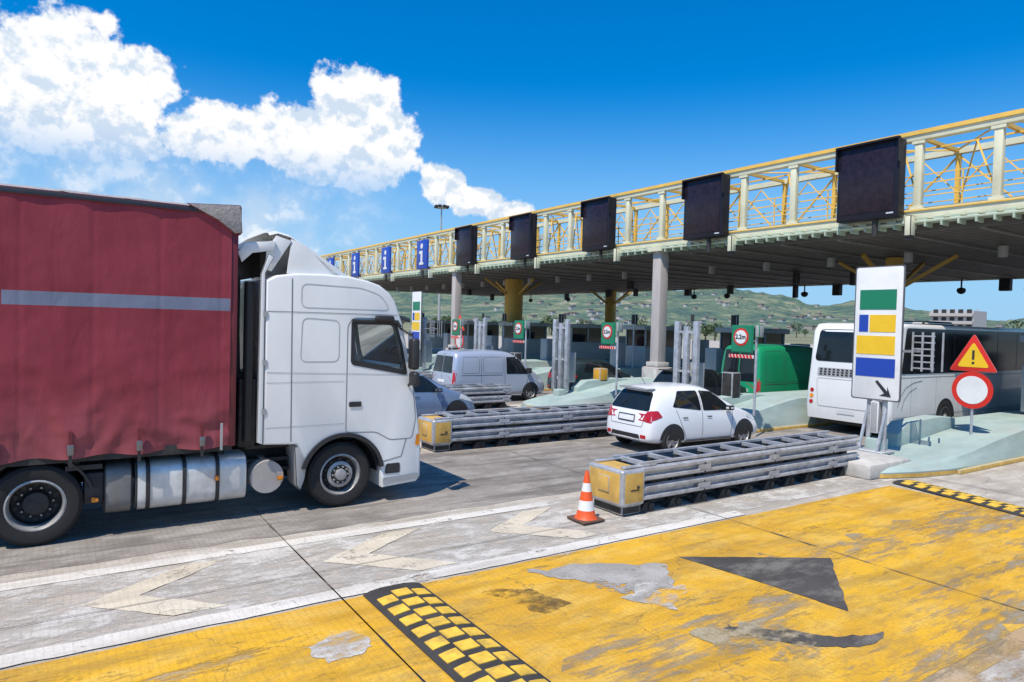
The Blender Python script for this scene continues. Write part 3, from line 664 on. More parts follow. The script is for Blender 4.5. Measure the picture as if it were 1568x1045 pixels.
for yy,s in ((Y0,-1),(Y1,1)):
    mb.box(4.66,4.80,yy+s*.06,yy+s*.26,2.12,2.62,BLACKP,.05,3)
    mb.box(4.68,4.80,yy+s*.06,yy+s*.28,1.86,2.09,BLACKP,.05,3)
    mb.box(4.70,4.74,yy+s*.0,yy+s*.1,2.66,2.70,BLACKP); mb.bar((4.55,yy,2.78),(4.72,yy+s*.14,2.64),.03,BLACKP); mb.bar((4.72,yy,1.85),(4.72,yy+s*.14,1.95),.03,BLACKP)
    mb.box(4.10,4.40,yy+s*.02,yy+s*.16,2.87,2.97,BLACKP,.04) 
    mb.prism([(3.74,2.90),(4.50,2.90),(4.56,2.80),(4.52,2.78),(4.47,2.865),(3.74,2.865)],'y',yy+s*.015,yy+s*.05,mat('wind_deflector',(.03,.035,.04),.2),.003)
for yy,s in ((Y0,-1),(Y1,1)):
    mb.prism([(2.38,1.1),(2.465,1.06),(2.465,3.52),(2.58,3.76),(2.50,3.80),(2.40,3.5)],'y',yy,yy-s*.03,WHITE,.008)
    for z in (1.5,2.2,2.9): mb.box(2.44,2.50,yy+s*.004,yy+s*.012,z,z+.08,GREYP)
mb.obj('cab_trim',tr)
mb=MB(); mi=mb.mi(WHITE)
prof=[(2.60,4.17),(2.72,4.21),(2.90,4.17),(3.10,4.05),(3.35,3.86),(3.6,3.66),(3.78,3.55)]
rows=[]
for (x,z) in prof:
    t=(z-3.55)/.65; hw=1.17-.10*t
    row=[]
    for k in range(13):
        u=-1+2*k/12; row.append(mb.bm.verts.new((x-.05*abs(u)**4,11.3+u*hw,z-.09*abs(u)**5)))
    rows.append(row)
for a,c in zip(rows,rows[1:]):
    for k in range(12): mb.bm.faces.new([a[k],a[k+1],c[k+1],c[k]]).material_index=mi
for s in (-1,1):
    mb.prism([(2.58,3.56),(2.86,4.02),(2.64,4.08),(2.50,3.85),(2.50,3.58)],'y',11.3+s*1.09,11.3+s*1.12,WHITE,.006)
    mb.prism([(2.80,3.54),(3.76,3.54),(3.34,3.80),(3.05,3.98),(2.86,4.05)],'y',11.3+s*1.08,11.3+s*1.11,WHITE,.006)
    mb.prism([(2.10,3.80),(2.20,3.93),(2.62,4.00),(2.60,3.86),(2.3,3.80),(2.16,3.66)],'y',11.3+s*1.13,11.3+s*1.16,WHITE,.006)
mb.prism([(2.10,3.86),(2.2,3.95),(2.62,3.99),(2.62,3.96),(2.22,3.92),(2.12,3.83)],'y',10.16,12.44,WHITE)
mb.box(2.47,2.55,10.4,12.2,3.5,4.0,DARK)
mb.obj('roof_deflector',tr)
# ---------------------------------------------------------------- cars
smallcar('hatchback_car',(11.05,11.72,0.008),CARWHITE,-.03)
smallcar('blue_car',(6.25,17.6,0.008),mat('blue_paint',(.20,.28,.42),.25,metal=.3,coat=.6,var=.02))
smallcar('dark_car',(16.6,21.6,0.008),mat('teal_dark_paint',(.02,.035,.04),.2,coat=.6,var=.02))
smallcar('dark_car',(16.9,16.1,0),mat('black_paint',(.015,.016,.02),.2,coat=.6,var=.02))
smallcar('silver_car',(9.3,28.3,0),mat('silver_car_paint',(.4,.42,.45),.25,metal=.3,coat=.6,var=.02))
van('silver_van',(11.5,21.8,0.008),mat('silver_paint',(.46,.50,.58),.3,metal=.3,coat=.5,var=.02),L=4.2,H=1.85,W=.9)
van('green_van',(20.2,15.75,0),mat('green_paint',(.012,.30,.13),.3,coat=.5,var=.03),L=5.2,H=2.36,W=.92)
# ---------------------------------------------------------------- coach
co=empty('coach_bus',(18.6,10.75,0))
LC=12.; mb=MB()
CW=mat('coach_white',(.74,.74,.72),.3,coat=.4,var=.03,dirt=.12,scale=1.2)
prof=[(.0,.38),(-.05,.75),(.0,1.3),(.10,2.0),(.22,2.95),(.40,3.14),(.8,3.18),(LC-.5,3.18),(LC,2.6),(LC+.1,.4)]
mb.prism(prof,'y',-1.25,1.25,CW,.11,4)
cb=mb.obj('body',None,angle=45); b=bvh_of(cb); cb.parent=co
for d in ('y-','y+'):
    decal('window_band',b,rpoly([(.42,1.80),(LC-.4,1.80),(LC-.5,3.06),(.62,3.06)],.10),d,GLASSD,.01,.35,co)
    for k in range(1,8): seam('pillar_seam',b,[(.5+k*1.45,1.82),(.5+k*1.45,3.0)],d,BLACKP,co,.03,.013)
    seam('locker_seam',b,[(.1,.62),(LC,.62)],d,GREYP,co,.015)
    seam('belt_line',b,[(.1,1.70),(LC,1.70)],d,GREYP,co,.02)
    for k in range(8): seam('locker_seam',b,[(1.0+k*1.4,.45),(1.0+k*1.4,1.68)],d,GREYP,co,.014)
    seam('swoosh',b,[(.3,.9),(.45,1.2),(.7,1.42),(1.1,1.55),(1.6,1.6)],d,GREYP,co,.03)
    seam('swoosh',b,[(.5,.8),(.65,1.1),(.9,1.3),(1.3,1.42)],d,GREYP,co,.025)
    decal('wheel_arch',b,circ(3.0,.5,.56,20,-10,190),d,BLACKP,.005,.12,co); decal('wheel_arch',b,circ(LC-2.4,.5,.56,20,-10,190),d,BLACKP,.005,.12,co)
decal('rear_window',b,rpoly([(-1.08,2.05),(1.08,2.05),(1.0,2.98),(-1.0,2.98)],.14),'x-',GLASS,.012,.15,co)
decal('engine_grille',b,rpoly([(-.95,1.62),(.95,1.62),(.95,1.86),(-.95,1.86)],.05),'x-',GREYP,.01,.15,co)
for r_ in range(3):
    for k in range(14): decal('grille_slot',b,[(-.9+k*.13,1.65+r_*.07),(-.82+k*.13,1.65+r_*.07),(-.80+k*.13,1.70+r_*.07),(-.88+k*.13,1.70+r_*.07)],'x-',BLACKP,.016,.3,co)
seam('engine_lid',b,rpoly([(-.85,.75),(.85,.75),(.95,1.55),(-.95,1.55)],.06),'x-',GREYP,co,.015,.006,True)
decal('number_plate',b,rpoly([(-.26,.58),(.26,.58),(.26,.69),(-.26,.69)],.01),'x-',SWHITE,.014,.2,co)
for s in (-1,1):
    for z in (.85,1.02,1.19): decal('tail_lamp',b,circ(s*1.06,z,.06,14),'x-',TAIL if z!=1.02 else AMBER,.014,.2,co)
mb=MB()
for x in (3.0,LC-2.4):
    for s in (-1,1): wheel(mb,(x,s*1.12,.5),.5,.28,s,'steer')
mb.box(.3,LC,-1.1,1.1,.25,.42,DARK)
mb.box(2.5,4.3,-.8,.8,3.17,3.30,CW,.05); 
mb.obj('wheels_and_roof_unit',co)
# ---------------------------------------------------------------- islands
def island(name,y0,y1,xn,h=.9,x2=34,yn=None,soft=False):
    yn=(y0+y1)/2 if yn is None else yn
    mb=MB()
    data=[(0,.16,.15),(.25,.18,.5),(1.0,.22,.75),(2.0,.28,.95),(3.2,.40,1.),(4.4,.54,1.),(5.5,h-.08,1.),(6.4,h,1.),(x2-xn,h,1.)] if soft else [(0,.16,.15),(.25,.20,.5),(1.0,.30,.75),(2.2,.42,.95),(3.6,.66,1.),(4.6,.82,1.),(5.2,h,1.),(x2-xn,h,1.)]
    bm=mb.bm; mi=mb.mi(TEAL); rows=[]
    for dx,z,w in data:
        a=yn+(y0-yn)*w; b_=yn+(y1-yn)*w; x=xn+dx
        ins=.06+.16*min(1,z)
        rows.append([bm.verts.new(p) for p in ((x,a,0),(x,a,.12),(x,a+ins*.7,.12+(z-.12)*.5),(x,a+ins,z-.02),(x,a+ins+.03,z),(x,b_-ins-.03,z),(x,b_-ins,z-.02),(x,b_-ins*.7,.12+(z-.12)*.5),(x,b_,.12),(x,b_,0))])
    for r0,r1 in zip(rows,rows[1:]):
        for k in range(9): bm.faces.new([r0[k],r0[k+1],r1[k+1],r1[k]]).material_index=mi
    for r0 in (rows[0],rows[-1]): bm.faces.new(r0).material_index=mi
    mb.box(xn+2.2,x2,y0-.06,y0+.002,0,.10,YELDIRTY,.01)
    a0_=[(xn+dx,yn+(y0-yn)*w-.03) for dx,z,w in data[:5]]
    for p,q in zip(a0_,a0_[1:]): mb.faces([(p[0],p[1],.02),(q[0],q[1],.02),(q[0],q[1]-.004,.10),(p[0],p[1]-.004,.10)],[(0,1,2,3)],YELDIRTY)
    mb.prism([(xn+2.4,.2),(xn+2.45,.62),(xn+2.9,.86),(xn+4.4,.92),(xn+5.2,.85),(xn+5.2,.2)],'y',y1-.75,y1-.35,TEAL,.03)
    mb.box(xn+1.5,xn+1.85,y1-.85,y1-.5,.15,.58,TEAL,.03)
    return mb.obj(name,angle=30)
island('toll_island',6.6,8.7,13.45,.72,soft=True)
island('toll_island',12.15,14.1,13.6,.88)
island('toll_island',17.9,20.1,13.4,.88,yn=19.3)
island('toll_island',23.9,25.9,13.4)
island('toll_island',29.7,31.7,13.4)
island('toll_island',35.5,37.5,13.4)
mb=MB(); mb.box(13.3,14.9,7.15,8.35,0,.30,CONC,.05); mb.obj('concrete_plinth')
def txt(body,size,loc,rot,m,parent):
    cu=bpy.data.curves.new('label',type='FONT'); cu.body=body; cu.size=size; cu.align_x='CENTER'; cu.align_y='CENTER'; cu.extrude=.002; cu.offset=.004
    o=bpy.data.objects.new('label',cu); col.objects.link(o); o.location=loc; o.rotation_euler=rot
    o.data.materials.append(m); o.parent=parent; return o
FACE=(R(90),0,R(-90))
def disc(mb,x,y,z,r,m,t=.01,n=32): mb.cyl((x,y,z),(x-t,y,z),r,m,n)
for yi,ys in ((13.85,11.97),(19.85,17.4),(25.6,22.75),(31.4,28.0)):
    mb=MB(); x=15.4
    for dy in (-.38,-.02,.34):
        mb.box(x-.07,x+.07,yi+dy-.085,yi+dy+.085,.5,3.1 if dy!=-.02 else 2.95,STEEL,.015)
    mb.box(x-.03,x+.03,yi-.38,yi+.34,2.75,2.82,STEEL); mb.box(x-.03,x+.03,yi-.38,yi+.34,1.6,1.66,STEEL)
    mb.box(x+.12,x+.5,yi-.3,yi+.25,.8,1.9,GREYP,.03); mb.cyl((x,yi-.2,3.1),(x,yi-.2,3.3),.05,DARK,8)
    mb.box(x+1.5,x+1.9,yi-.5,yi-.1,.8,1.3 if 19<yi<20 else 1.6,mat('cabinet_orange',(.65,.33,.03),.5) if 19<yi<20 else DARK,.03)
    mb.obj('barrier_portal')
    e=empty('height_limit_sign'); mb=MB()
    mb.box(15.5,15.53,ys-.35,ys+.35,2.27,3.02,SGREEN,.008)
    mb.box(15.485,15.497,ys-.32,ys+.32,2.30,2.99,SGREEN)
    disc(mb,15.483,ys+.02,2.70,.24,RED); disc(mb,15.471,ys+.02,2.70,.185,SWHITE)
    mb.box(15.5,15.52,ys-.38,ys+.42,2.13,2.22,SWHITE)
    for k in range(7):
        mb.prism([(ys-.36+k*.11,2.13),(ys-.30+k*.11,2.13),(ys-.26+k*.11,2.22),(ys-.32+k*.11,2.22)],'x',15.48,15.497,RED)
    mb.cyl((15.56,ys-.42,.6),(15.56,ys-.42,2.9),.035,STEEL,10); mb.bar((15.56,ys-.42,2.6),(15.56,ys+.3,2.6),.03,STEEL)
    mb.box(15.45,15.65,ys-.58,ys-.44,2.7,3.05,GREYP,.02)
    mb.obj('panel',e)
    txt('2.2m',.17,(15.455,ys+.02,2.70),FACE,BLACKP,e)
BOOTH=mat('booth_panel',(.38,.40,.38),.5,var=.1)
for yc in (7.7,13.1,19.0,24.9,30.7,36.5,42.3,48.1):
    mb=MB(); mb.box(24,26.6,yc-.7,yc+.7,.8,1.95,BOOTH,.03); mb.box(24.05,26.55,yc-.65,yc+.65,1.95,2.75,GLASS)
    for x in (24,25.2,26.52):
        for y in (yc-.70,yc+.64): mb.box(x,x+.08,y,y+.06,1.95,2.75,BOOTH)
    mb.box(23.8,26.8,yc-.82,yc+.82,2.75,2.97,BOOTH,.03); mb.box(22.6,23.1,yc-.3,yc+.3,.8,2.1,GREYP,.04)
    mb.box(28.5,29.1,yc-.35,yc+.35,.8,2.3,GREYP,.04)
    mb.cyl((23.3,yc-.6,.8),(23.3,yc-.6,3.4),.04,STEEL,8); mb.box(23.25,23.4,yc-.75,yc-.45,3.0,3.5,DARK,.02)
    mb.obj('toll_booth')
# ---------------------------------------------------------------- multi-panel lane sign
def lane_sign(X,yc,dz=0):
    e=empty('lane_information_sign'); mb=MB()
    a,b_=yc-.515,yc+.515
    mb.prism(rpoly([(a,1.45),(b_,1.45),(b_,4.35),(a,4.35)],.06),'x',X,X+.05,SWHITE,.006)
    mb.prism(rpoly([(a-.025,1.425),(b_+.025,1.425),(b_+.025,4.375),(a-.025,4.375)],.06),'x',X+.006,X+.04,mat('sign_edge',(.10,.10,.11),.5))
    def sp(u0,u1,v0,v1,m,t=.008):
        mb.box(X-t,X-.001,b_-(b_-a)*u1,b_-(b_-a)*u0,4.35-2.9*v1,4.35-2.9*v0,m)
    sp(.10,.88,.17,.32,SGREEN); sp(.10,.30,.36,.49,SBLUE); sp(.33,.88,.36,.49,SYEL); sp(.06,.88,.52,.66,SYEL); sp(.06,.90,.69,.83,SBLUE)
    p=lambda u,v:(b_-(b_-a)*u,4.35-2.9*v)
    mb.prism([p(.50,.865),p(.545,.855),p(.76,.935),p(.76,.90),p(.84,.975),p(.60,.97),p(.70,.95)],'x',X-.008,X-.001,BLACKP)
    for y in (yc-.17,yc+.17): mb.cyl((X+.12,y,.2),(X+.12,y,4.2),.055,STEEL,12)
    for z in (1.6,2.4,3.2,4.0): mb.box(X+.05,X+.1,a+.05,b_-.05,z,z+.05,STEEL)
    mb.box(X-.25,X+.3,yc-.33,yc+.33,.28,.34,STEEL,.01); mb.box(X+.0,X+.22,yc-.09,yc+.09,.7,1.4,GREYP,.02)
    mb.bar((X-.2,yc+.2,.34),(X+.1,yc+.2,1.2),.05,STEEL); mb.bar((X-.2,yc-.2,.34),(X+.1,yc-.2,1.2),.05,STEEL)
    for k in range(6): mb.box(X+.55,X+.58,a-.42,a+.02,2.15+k*.14,2.18+k*.14,STEEL)
    for y in (a-.42,a-.2,a+.0):
        for x in (X+.52,X+.95): mb.box(x,x+.03,y,y+.03,2.1,2.95,STEEL)
    mb.box(X+.1,X+1.,a+.05,a+.1,2.5,2.55,STEEL)
    mb.obj('panel_and_posts',e)
lane_sign(15.0,8.035); lane_sign(15.0,31.2)
def warn(name,x,y,zb,zc,ztri,s=1.):
    mb=MB(); mb.cyl((x+.05,y,zb),(x+.05,y,ztri+.3*s),.03,STEEL,10)
    def tri(r,c): return rpoly([(y+c[0]+r*math.cos(R(t)),c[1]+r*math.sin(R(t))) for t in (90,210,330)],.08*s,4)
    mb.prism(tri(.60*s,(0,ztri)),'x',x,x+.02,RED,.003); mb.prism(tri(.40*s,(0,ztri)),'x',x-.006,x-.001,SYEL)
    mb.box(x-.012,x-.007,y-.025*s,y+.025*s,ztri-.02*s,ztri+.2*s,BLACKP); disc(mb,x-.007,y,ztri-.10*s,.03*s,BLACKP,.005)
    disc(mb,x+.02,y,zc,.44*s,RED,.02); disc(mb,x-.001,y,zc,.33*s,SWHITE,.006)
    mb.obj(name)
warn('warning_sign',18.0,7.35,.55,1.62,2.36)
warn('warning_sign',17.5,31.2,.7,1.9,2.75,1.)
# ---------------------------------------------------------------- gantry truss
XG=20.1; ZB,ZT=6.08,8.54; XD=2.3; YA,YB=-7.8,64.
mb=MB()
mb.box(XG-.12,XG+.12,YA,YB,ZT-.22,ZT,CREAM,.01); mb.box(XG-.14,XG+.14,YA,YB,ZB+.02,ZB+.32,CREAM,.01)
mb.box(XG+XD-.1,XG+XD+.1,YA,YB,ZT-.22,ZT-.04,CREAM); mb.box(XG+XD-.1,XG+XD+.1,YA,YB,ZB+.02,ZB+.24,CREAM)
mb.box(XG-.16,XG-.121,YA,YB,ZT-.06,ZT+.05,YEL); mb.box(XG-.18,XG-.141,YA,YB,ZB+.26,ZB+.30,YEL)
ys=[]
y=7.82-1.954*8
while y<YB:
    ys.append(y); y+=1.954
for i,y in enumerate(ys):
    mb.box(XG-.09,XG+.09,y-.10,y+.10,ZB+.32,ZT-.22,CREAM,.008)
    mb.box(XG+XD-.06,XG+XD+.06,y-.06,y+.06,ZB+.24,ZT-.22,YEL)
    mb.box(XG+.12,XG+XD-.1,y-.05,y+.05,ZT-.18,ZT-.08,YEL); mb.box(XG+.14,XG+XD-.1,y-.05,y+.05,ZB+.1,ZB+.2,YEL)
    for zz in (ZB+.33,ZT-.31): mb.box(XG-.115,XG+.0,y-.17,y+.17,zz,zz+.08,CREAM)
    if i+1<len(ys):
        y2=ys[i+1]; 
        y_a,y_b=(y2,y) if i%2 else (y,y2)
        mb.bar((XG+XD,y_a,ZB+.24),(XG+XD,y_b,ZT-.25),.05,YEL)
        mb.bar((XG+.1,y_a,ZT-.12),(XG+XD-.1,y_b,ZT-.12),.04,YEL)
        ym=(y+y2)/2
        mb.bar((XG+XD-.05,y,ZB+1.1),(XG+XD-.05,ym,ZT-.3),.035,YEL); mb.bar((XG+XD-.05,y2,ZB+1.1),(XG+XD-.05,ym,ZT-.3),.035,YEL)
        mb.bar((XG+.15,y,ZB+.34),(XG+1.1,ym,ZT-.2),.04,YEL); mb.bar((XG+1.1,ym,ZT-.2),(XG+XD-.1,y2,ZB+.3),.035,YEL)
        mb.bar((XG+.35,ym,ZB+.4),(XG+.35,ym,ZB+1.35),.03,YEL)
for z in (ZB+.75,ZB+1.1,ZB+1.35):
    mb.bar((XG+.35,YA,z),(XG+.35,YB,z),.03,YEL); mb.bar((XG+1.5,YA,z),(XG+1.5,YB,z),.03,YEL)
mb.bar((XG+1.1,YA,ZT-.2),(XG+1.1,YB,ZT-.2),.05,YEL)
mb.box(XG+.3,XG+1.6,YA,YB,ZB+.40,ZB+.43,mat('walkway_grate',(.35,.34,.25),.7))
LEDGE=mat('ledge_green',(.42,.50,.38),.6,var=.15)
mb.box(XG-.24,XG+.16,YA,YB,ZB-.08,ZB-.02,LEDGE,.01)
y=YA
while y<YB:
    mb.box(XG-.26,XG+.14,y,y+.05,ZB-.20,ZB-.081,LEDGE); mb.box(XG-.22,XG-.145,y,y+.25,ZB-.019,ZB+.05,LEDGE); y+=.42
mb.obj('gantry_truss')
for i,yc in enumerate((10.92,16.97,22.9,28.7,34.5,40.3,46.2,52.3,58.2)):
    mb=MB()
    if i<5:
        mb.box(XG-.62,XG-.22,yc-.90,yc+.90,ZB+.10,8.38,SIGNBLK,.04,3)
        mb.box(XG-.632,XG-.622,yc-.78,yc+.78,ZB+.3,8.24,mat('display_face',(.022,.014,.022),.2,var=.4,scale=6,spec=.3),.002)
        mb.box(XG-.74,XG-.60,yc-.93,yc+.93,8.34,8.40,SIGNBLK,.01)
        for s in (-1,1): mb.box(XG-.72,XG-.60,yc+s*.91-.02,yc+s*.91+.02,7.7,8.36,SIGNBLK)
        mb.box(XG-.64,XG-.633,yc-.8,yc-.6,ZB+.2,ZB+.24,LENS)
    else:
        mb.box(XG-.45,XG-.3,yc-.75,yc+.75,ZB+.2,8.15,SBLUE,.03)
        disc(mb,XG-.452,yc,7.75,.17,SWHITE,.01); mb.box(XG-.46,XG-.452,yc-.13,yc+.13,6.6,7.45,SWHITE); mb.box(XG-.467,XG-.461,yc-.10,yc+.33,7.25,7.44,SWHITE); mb.box(XG-.467,XG-.461,yc-.3,yc+.3,6.55,6.7,SWHITE)
    for s in (-1,1):
        mb.box(XG-.4,XG-.13,yc+s*.6-.04,yc+s*.6+.04,ZB+.2,ZB+.27,DARK); mb.box(XG-.4,XG-.17,yc+s*.6-.04,yc+s*.6+.04,8.25,8.31,DARK)
    mb.box(XG-.45,XG-.19,yc-1.2,yc-1.02,ZB-.45,ZB+.12,CREAM,.02); mb.box(XG-.4,XG-.2,yc-1.19,yc-1.03,ZB-.55,ZB-.45,DARK)
    mb.cyl((XG-.45,yc-.2,ZB-.4),(XG-.45,yc-.2,ZB+.1),.08,DARK,10)
    mb.obj('overhead_display' if i<5 else 'information_sign')
# ---------------------------------------------------------------- canopy
XE=39.; ZS=5.78
SEAMS=mat('soffit_seam',(.17,.16,.145),.6)
mb=MB()
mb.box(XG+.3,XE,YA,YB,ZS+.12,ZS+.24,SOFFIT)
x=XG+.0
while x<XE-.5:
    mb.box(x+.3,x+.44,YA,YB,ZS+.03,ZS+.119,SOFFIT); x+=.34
for y in [YA+2.0*k for k in range(36)]: mb.box(XG+.3,XE,y,y+.12,ZS-.02,ZS+.029,SEAMS)
mb.box(XE-.05,XE+.1,YA,YB,ZS-.05,ZS+.6,CREAM)
y=-6
random.seed(5)
while y<60:
    x=random.choice((30,36,38.6)); w=random.choice((.25,.35,.5)); mb.box(x,x+.3,y,y+w,ZS-.5-random.random()*.3,ZS-.02,DARK,.03)
    mb.cyl((25,y+1,ZS-.35),(25,y+1,ZS),.14,GREYP,10)
    if random.random()<.55:
        mb.cyl((38,y+1.9,ZS-.5),(38,y+1.9,ZS),.04,DARK,6)
        mb.lathe((38,y+1.9,ZS-.8),(0,0,1),[(0,0,DARK),(.12,.04,DARK),(.19,.12,DARK),(.21,.22,DARK),(.17,.30,DARK),(.05,.34,DARK)],14)
    y+=2.9
mb.obj('toll_canopy')
def column(name,x,y,r,m,z=ZS,ped=True,zb=0):
    mb=MB(); mb.box(x-r,x+r,y-r,y+r,zb,z,m,.05,2)
    if ped: mb.box(x-r-.22,x+r+.22,y-r-.22,y+r+.22,zb,1.30,CONC,.06); mb.box(x-r-.1,x+r+.1,y-r-.1,y+r+.1,1.31,1.5,CONC,.03)
    mb.box(x-r-.15,x+r+.15,y-r-.15,y+r+.15,z-.15,z+.01,CREAM)
    mb.obj(name)
for yy in (2.8,19.65,36.5,53.4): column('gantry_column',XG+.1,yy,.23,COLM,ZB)
YC=mat('column_yellow',(.50,.30,.05),.6,var=.1)
def rcol(x,y,r):
    mb=MB(); mb.cyl((x,y,0),(x,y,ZS),r,YC,24); mb.cyl((x,y,0),(x,y,1.3),r+.2,CONC,20)
    for a in (-1,1): mb.bar((x,y,ZS-1.3),(x+2.2*a,y,ZS-.05),.12,YC); mb.bar((x,y,ZS-1.3),(x,y+2.2*a,ZS-.05),.12,YC)
    mb.obj('canopy_column')
rcol(25,37.4,.6); rcol(37.6,42,.45); rcol(26.5,13.65,.3); rcol(27,3.0,.5)
# ---------------------------------------------------------------- background
mb=MB(); AP=mat('render_wall',(.50,.45,.43),.8,var=.05); cx,cy=290*math.cos(R(23.2)),290*math.sin(R(23.2))
mb.box(cx-5,cx+5,cy-7,cy+7,0,11.5,AP)
for f in range(4):
    mb.box(cx-6,cx-5.01,cy-7,cy+7,1.5+f*2.7,2.5+f*2.7,AP)
    for k in range(5): mb.box(cx-5.05,cx-5.01,cy-6.4+k*2.7,cy-4.8+k*2.7,2.6+f*2.7,3.9+f*2.7,DARK)
for k in range(6): mb.cyl((cx,cy-6+k*2.4,11.5),(cx,cy-6+k*2.4,12.6),.15,AP,6)
mb.obj('apartment_building')
mb=MB(); mx,my=69.8,133.8
mb.cyl((mx,my,0),(mx,my,27.6),.32,GREYP,12,.14); mb.cyl((mx,my,27.6),(mx,my,28.1),1.0,GREYP,16,1.0)
for k in range(8):
    t=k*math.pi/4; mb.box(mx+math.cos(t)*1.3-.3,mx+math.cos(t)*1.3+.3,my+math.sin(t)*1.3-.3,my+math.sin(t)*1.3+.3,27.7,28.2,DARK)
mb.obj('high_mast_light')
def lerp(tab,a):
    if a<=tab[0][0]: return tab[0][1]
    for (x,y),(p,q) in zip(tab,tab[1:]):
        if a<=p: return y+(q-y)*(a-x)/(p-x)
    return tab[-1][1]
def hz_at(p,t,el,dist,depth,amp):
    h=math.tan(R(el))*(dist+depth)*math.sin(t*math.pi/2)**1.2
    return h+mn.fractal(p*.0035,1,2,6)*amp*t+abs(mn.fractal(p*.02,1,2,4))*amp*.12*t
def hills(name,dist,depth,elf,m,az0,az1,n,rows=14,amp=18):
    bm=bmesh.new(); V=[]
    for i in range(n+1):
        az=az0+(az1-az0)*i/n; r=[]
        for j in range(rows+1):
            t=j/rows; d=dist+depth*t
            p=Vector((math.cos(R(az))*d,math.sin(R(az))*d,0))
            h=hz_at(p,t,elf(az),dist,depth,amp); r.append(bm.verts.new((p.x,p.y,max(-2,h) if t>0 else -3)))
        V.append(r)
    for i in range(n):
        for j in range(rows): bm.faces.new([V[i][j],V[i+1][j],V[i+1][j+1],V[i][j+1]])
    bmesh.ops.recalc_face_normals(bm,faces=bm.faces)
    me=bpy.data.meshes.new(name);bm.to_mesh(me);bm.free();me.materials.append(m)
    for p in me.polygons:p.use_smooth=True
    o=bpy.data.objects.new(name,me);col.objects.link(o); return V
def hillmat():
    m=bpy.data.materials.new('hill_scrub'); m.use_nodes=True;nt=m.node_tree;N=nt.nodes;L=nt.links;b=N['Principled BSDF'];b.inputs['Roughness'].default_value=1;b.inputs['Specular IOR Level'].default_value=0
    tc=N.new('ShaderNodeTexCoord');n=N.new('ShaderNodeTexNoise');n.inputs['Scale'].default_value=.014;n.inputs['Detail'].default_value=9;n.inputs['Roughness'].default_value=.82;L.new(tc.outputs['Object'],n.inputs['Vector'])
    r=N.new('ShaderNodeValToRGB');L.new(n.outputs['Fac'],r.inputs[0]);e=r.color_ramp.elements
    e[0].position=.42;e[0].color=(.075,.125,.115,1);e[1].position=.62;e[1].color=(.36,.33,.25,1);q=e.new(.50);q.color=(.12,.18,.13,1);q=e.new(.56);q.color=(.20,.23,.15,1)
    L.new(r.outputs[0],b.inputs['Base Color'])
    n2=N.new('ShaderNodeTexNoise');n2.inputs['Scale'].default_value=.08;n2.inputs['Detail'].default_value=4;L.new(tc.outputs['Object'],n2.inputs['Vector']);bp=N.new('ShaderNodeBump');bp.inputs['Distance'].default_value=14;bp.inputs['Strength'].default_value=1;L.new(n2.outputs['Fac'],bp.inputs['Height']);L.new(bp.outputs[0],b.inputs['Normal'])
    return m
HM=hillmat()
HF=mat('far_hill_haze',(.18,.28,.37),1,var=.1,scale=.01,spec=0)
tab=[(10,.7),(22,.95),(27,1.35),(30,1.7),(33,1.6),(36,2.2),(40,2.7),(43,2.9),(47,3.1),(52,2.7),(56,2.8),(60,2.4),(66,2.5),(80,2.2),(100,1.5)]
AMP=46
hills('hill_terrain',700,1300,lambda a:lerp(tab,a),HM,5,110,420,26,AMP)
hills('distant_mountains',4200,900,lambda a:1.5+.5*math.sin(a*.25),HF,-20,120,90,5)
mb=MB(); random.seed(11); HW=[mat('house_a',(.40,.39,.35),.8,var=.05),mat('house_b',(.34,.30,.26),.8),mat('house_c',(.48,.46,.43),.8)]; ROOF=mat('roof_tile',(.30,.20,.15),.8)
for k in range(150):
    az=random.gauss(44,13); t=min(.8,abs(random.gauss(.05,.3))+.02); d=700+1300*t
    x,y=math.cos(R(az))*d,math.sin(R(az))*d; h=hz_at(Vector((x,y,0)),t,lerp(tab,az),700,1300,AMP)
    s=random.uniform(4,8); q=random.uniform(2.5,4.5)
    mb.box(x-s/2,x+s/2,y-s/2,y+s/2,h-6,h+q,random.choice(HW)); mb.box(x-s/2-.4,x+s/2+.4,y-s/2-.4,y+s/2+.4,h+q,h+q+.8,ROOF)
mb.obj('hillside_town')
mb=MB(); LF=[mat('foliage_dark',(.05,.08,.035),.9,var=.3),mat('foliage_light',(.10,.135,.055),.9,var=.3)]; TK=mat('trunk',(.1,.07,.05),.9)
random.seed(21)
for k in range(60):
    az=random.uniform(18,72); d=random.uniform(170,460); x,y=math.cos(R(az))*d,math.sin(R(az))*d; H=random.uniform(3,7.)
    mb.cyl((x,y,0),(x,y,H*.5),.25,TK,6,.12)
    for c in range(120):
        a=random.gauss(0,1);b2=random.gauss(0,1);c2=random.gauss(0,1); l=math.sqrt(a*a+b2*b2+c2*c2)+1e-6; rr_=random.random()**.4
        p=Vector((x+a/l*rr_*H*.45,y+b2/l*rr_*H*.45,H*.65+c2/l*rr_*H*.38)); s=random.uniform(.25,.55)
        n=Vector((random.gauss(0,1),random.gauss(0,1),random.gauss(0,1))).normalized(); u=n.orthogonal().normalized()*s; w=n.cross(u)
        mb.faces([p-u,p-w*.7,p+u,p+w*.7],[(0,1,2,3)],random.choice(LF))
mb.obj('tree_line',recalc=False)
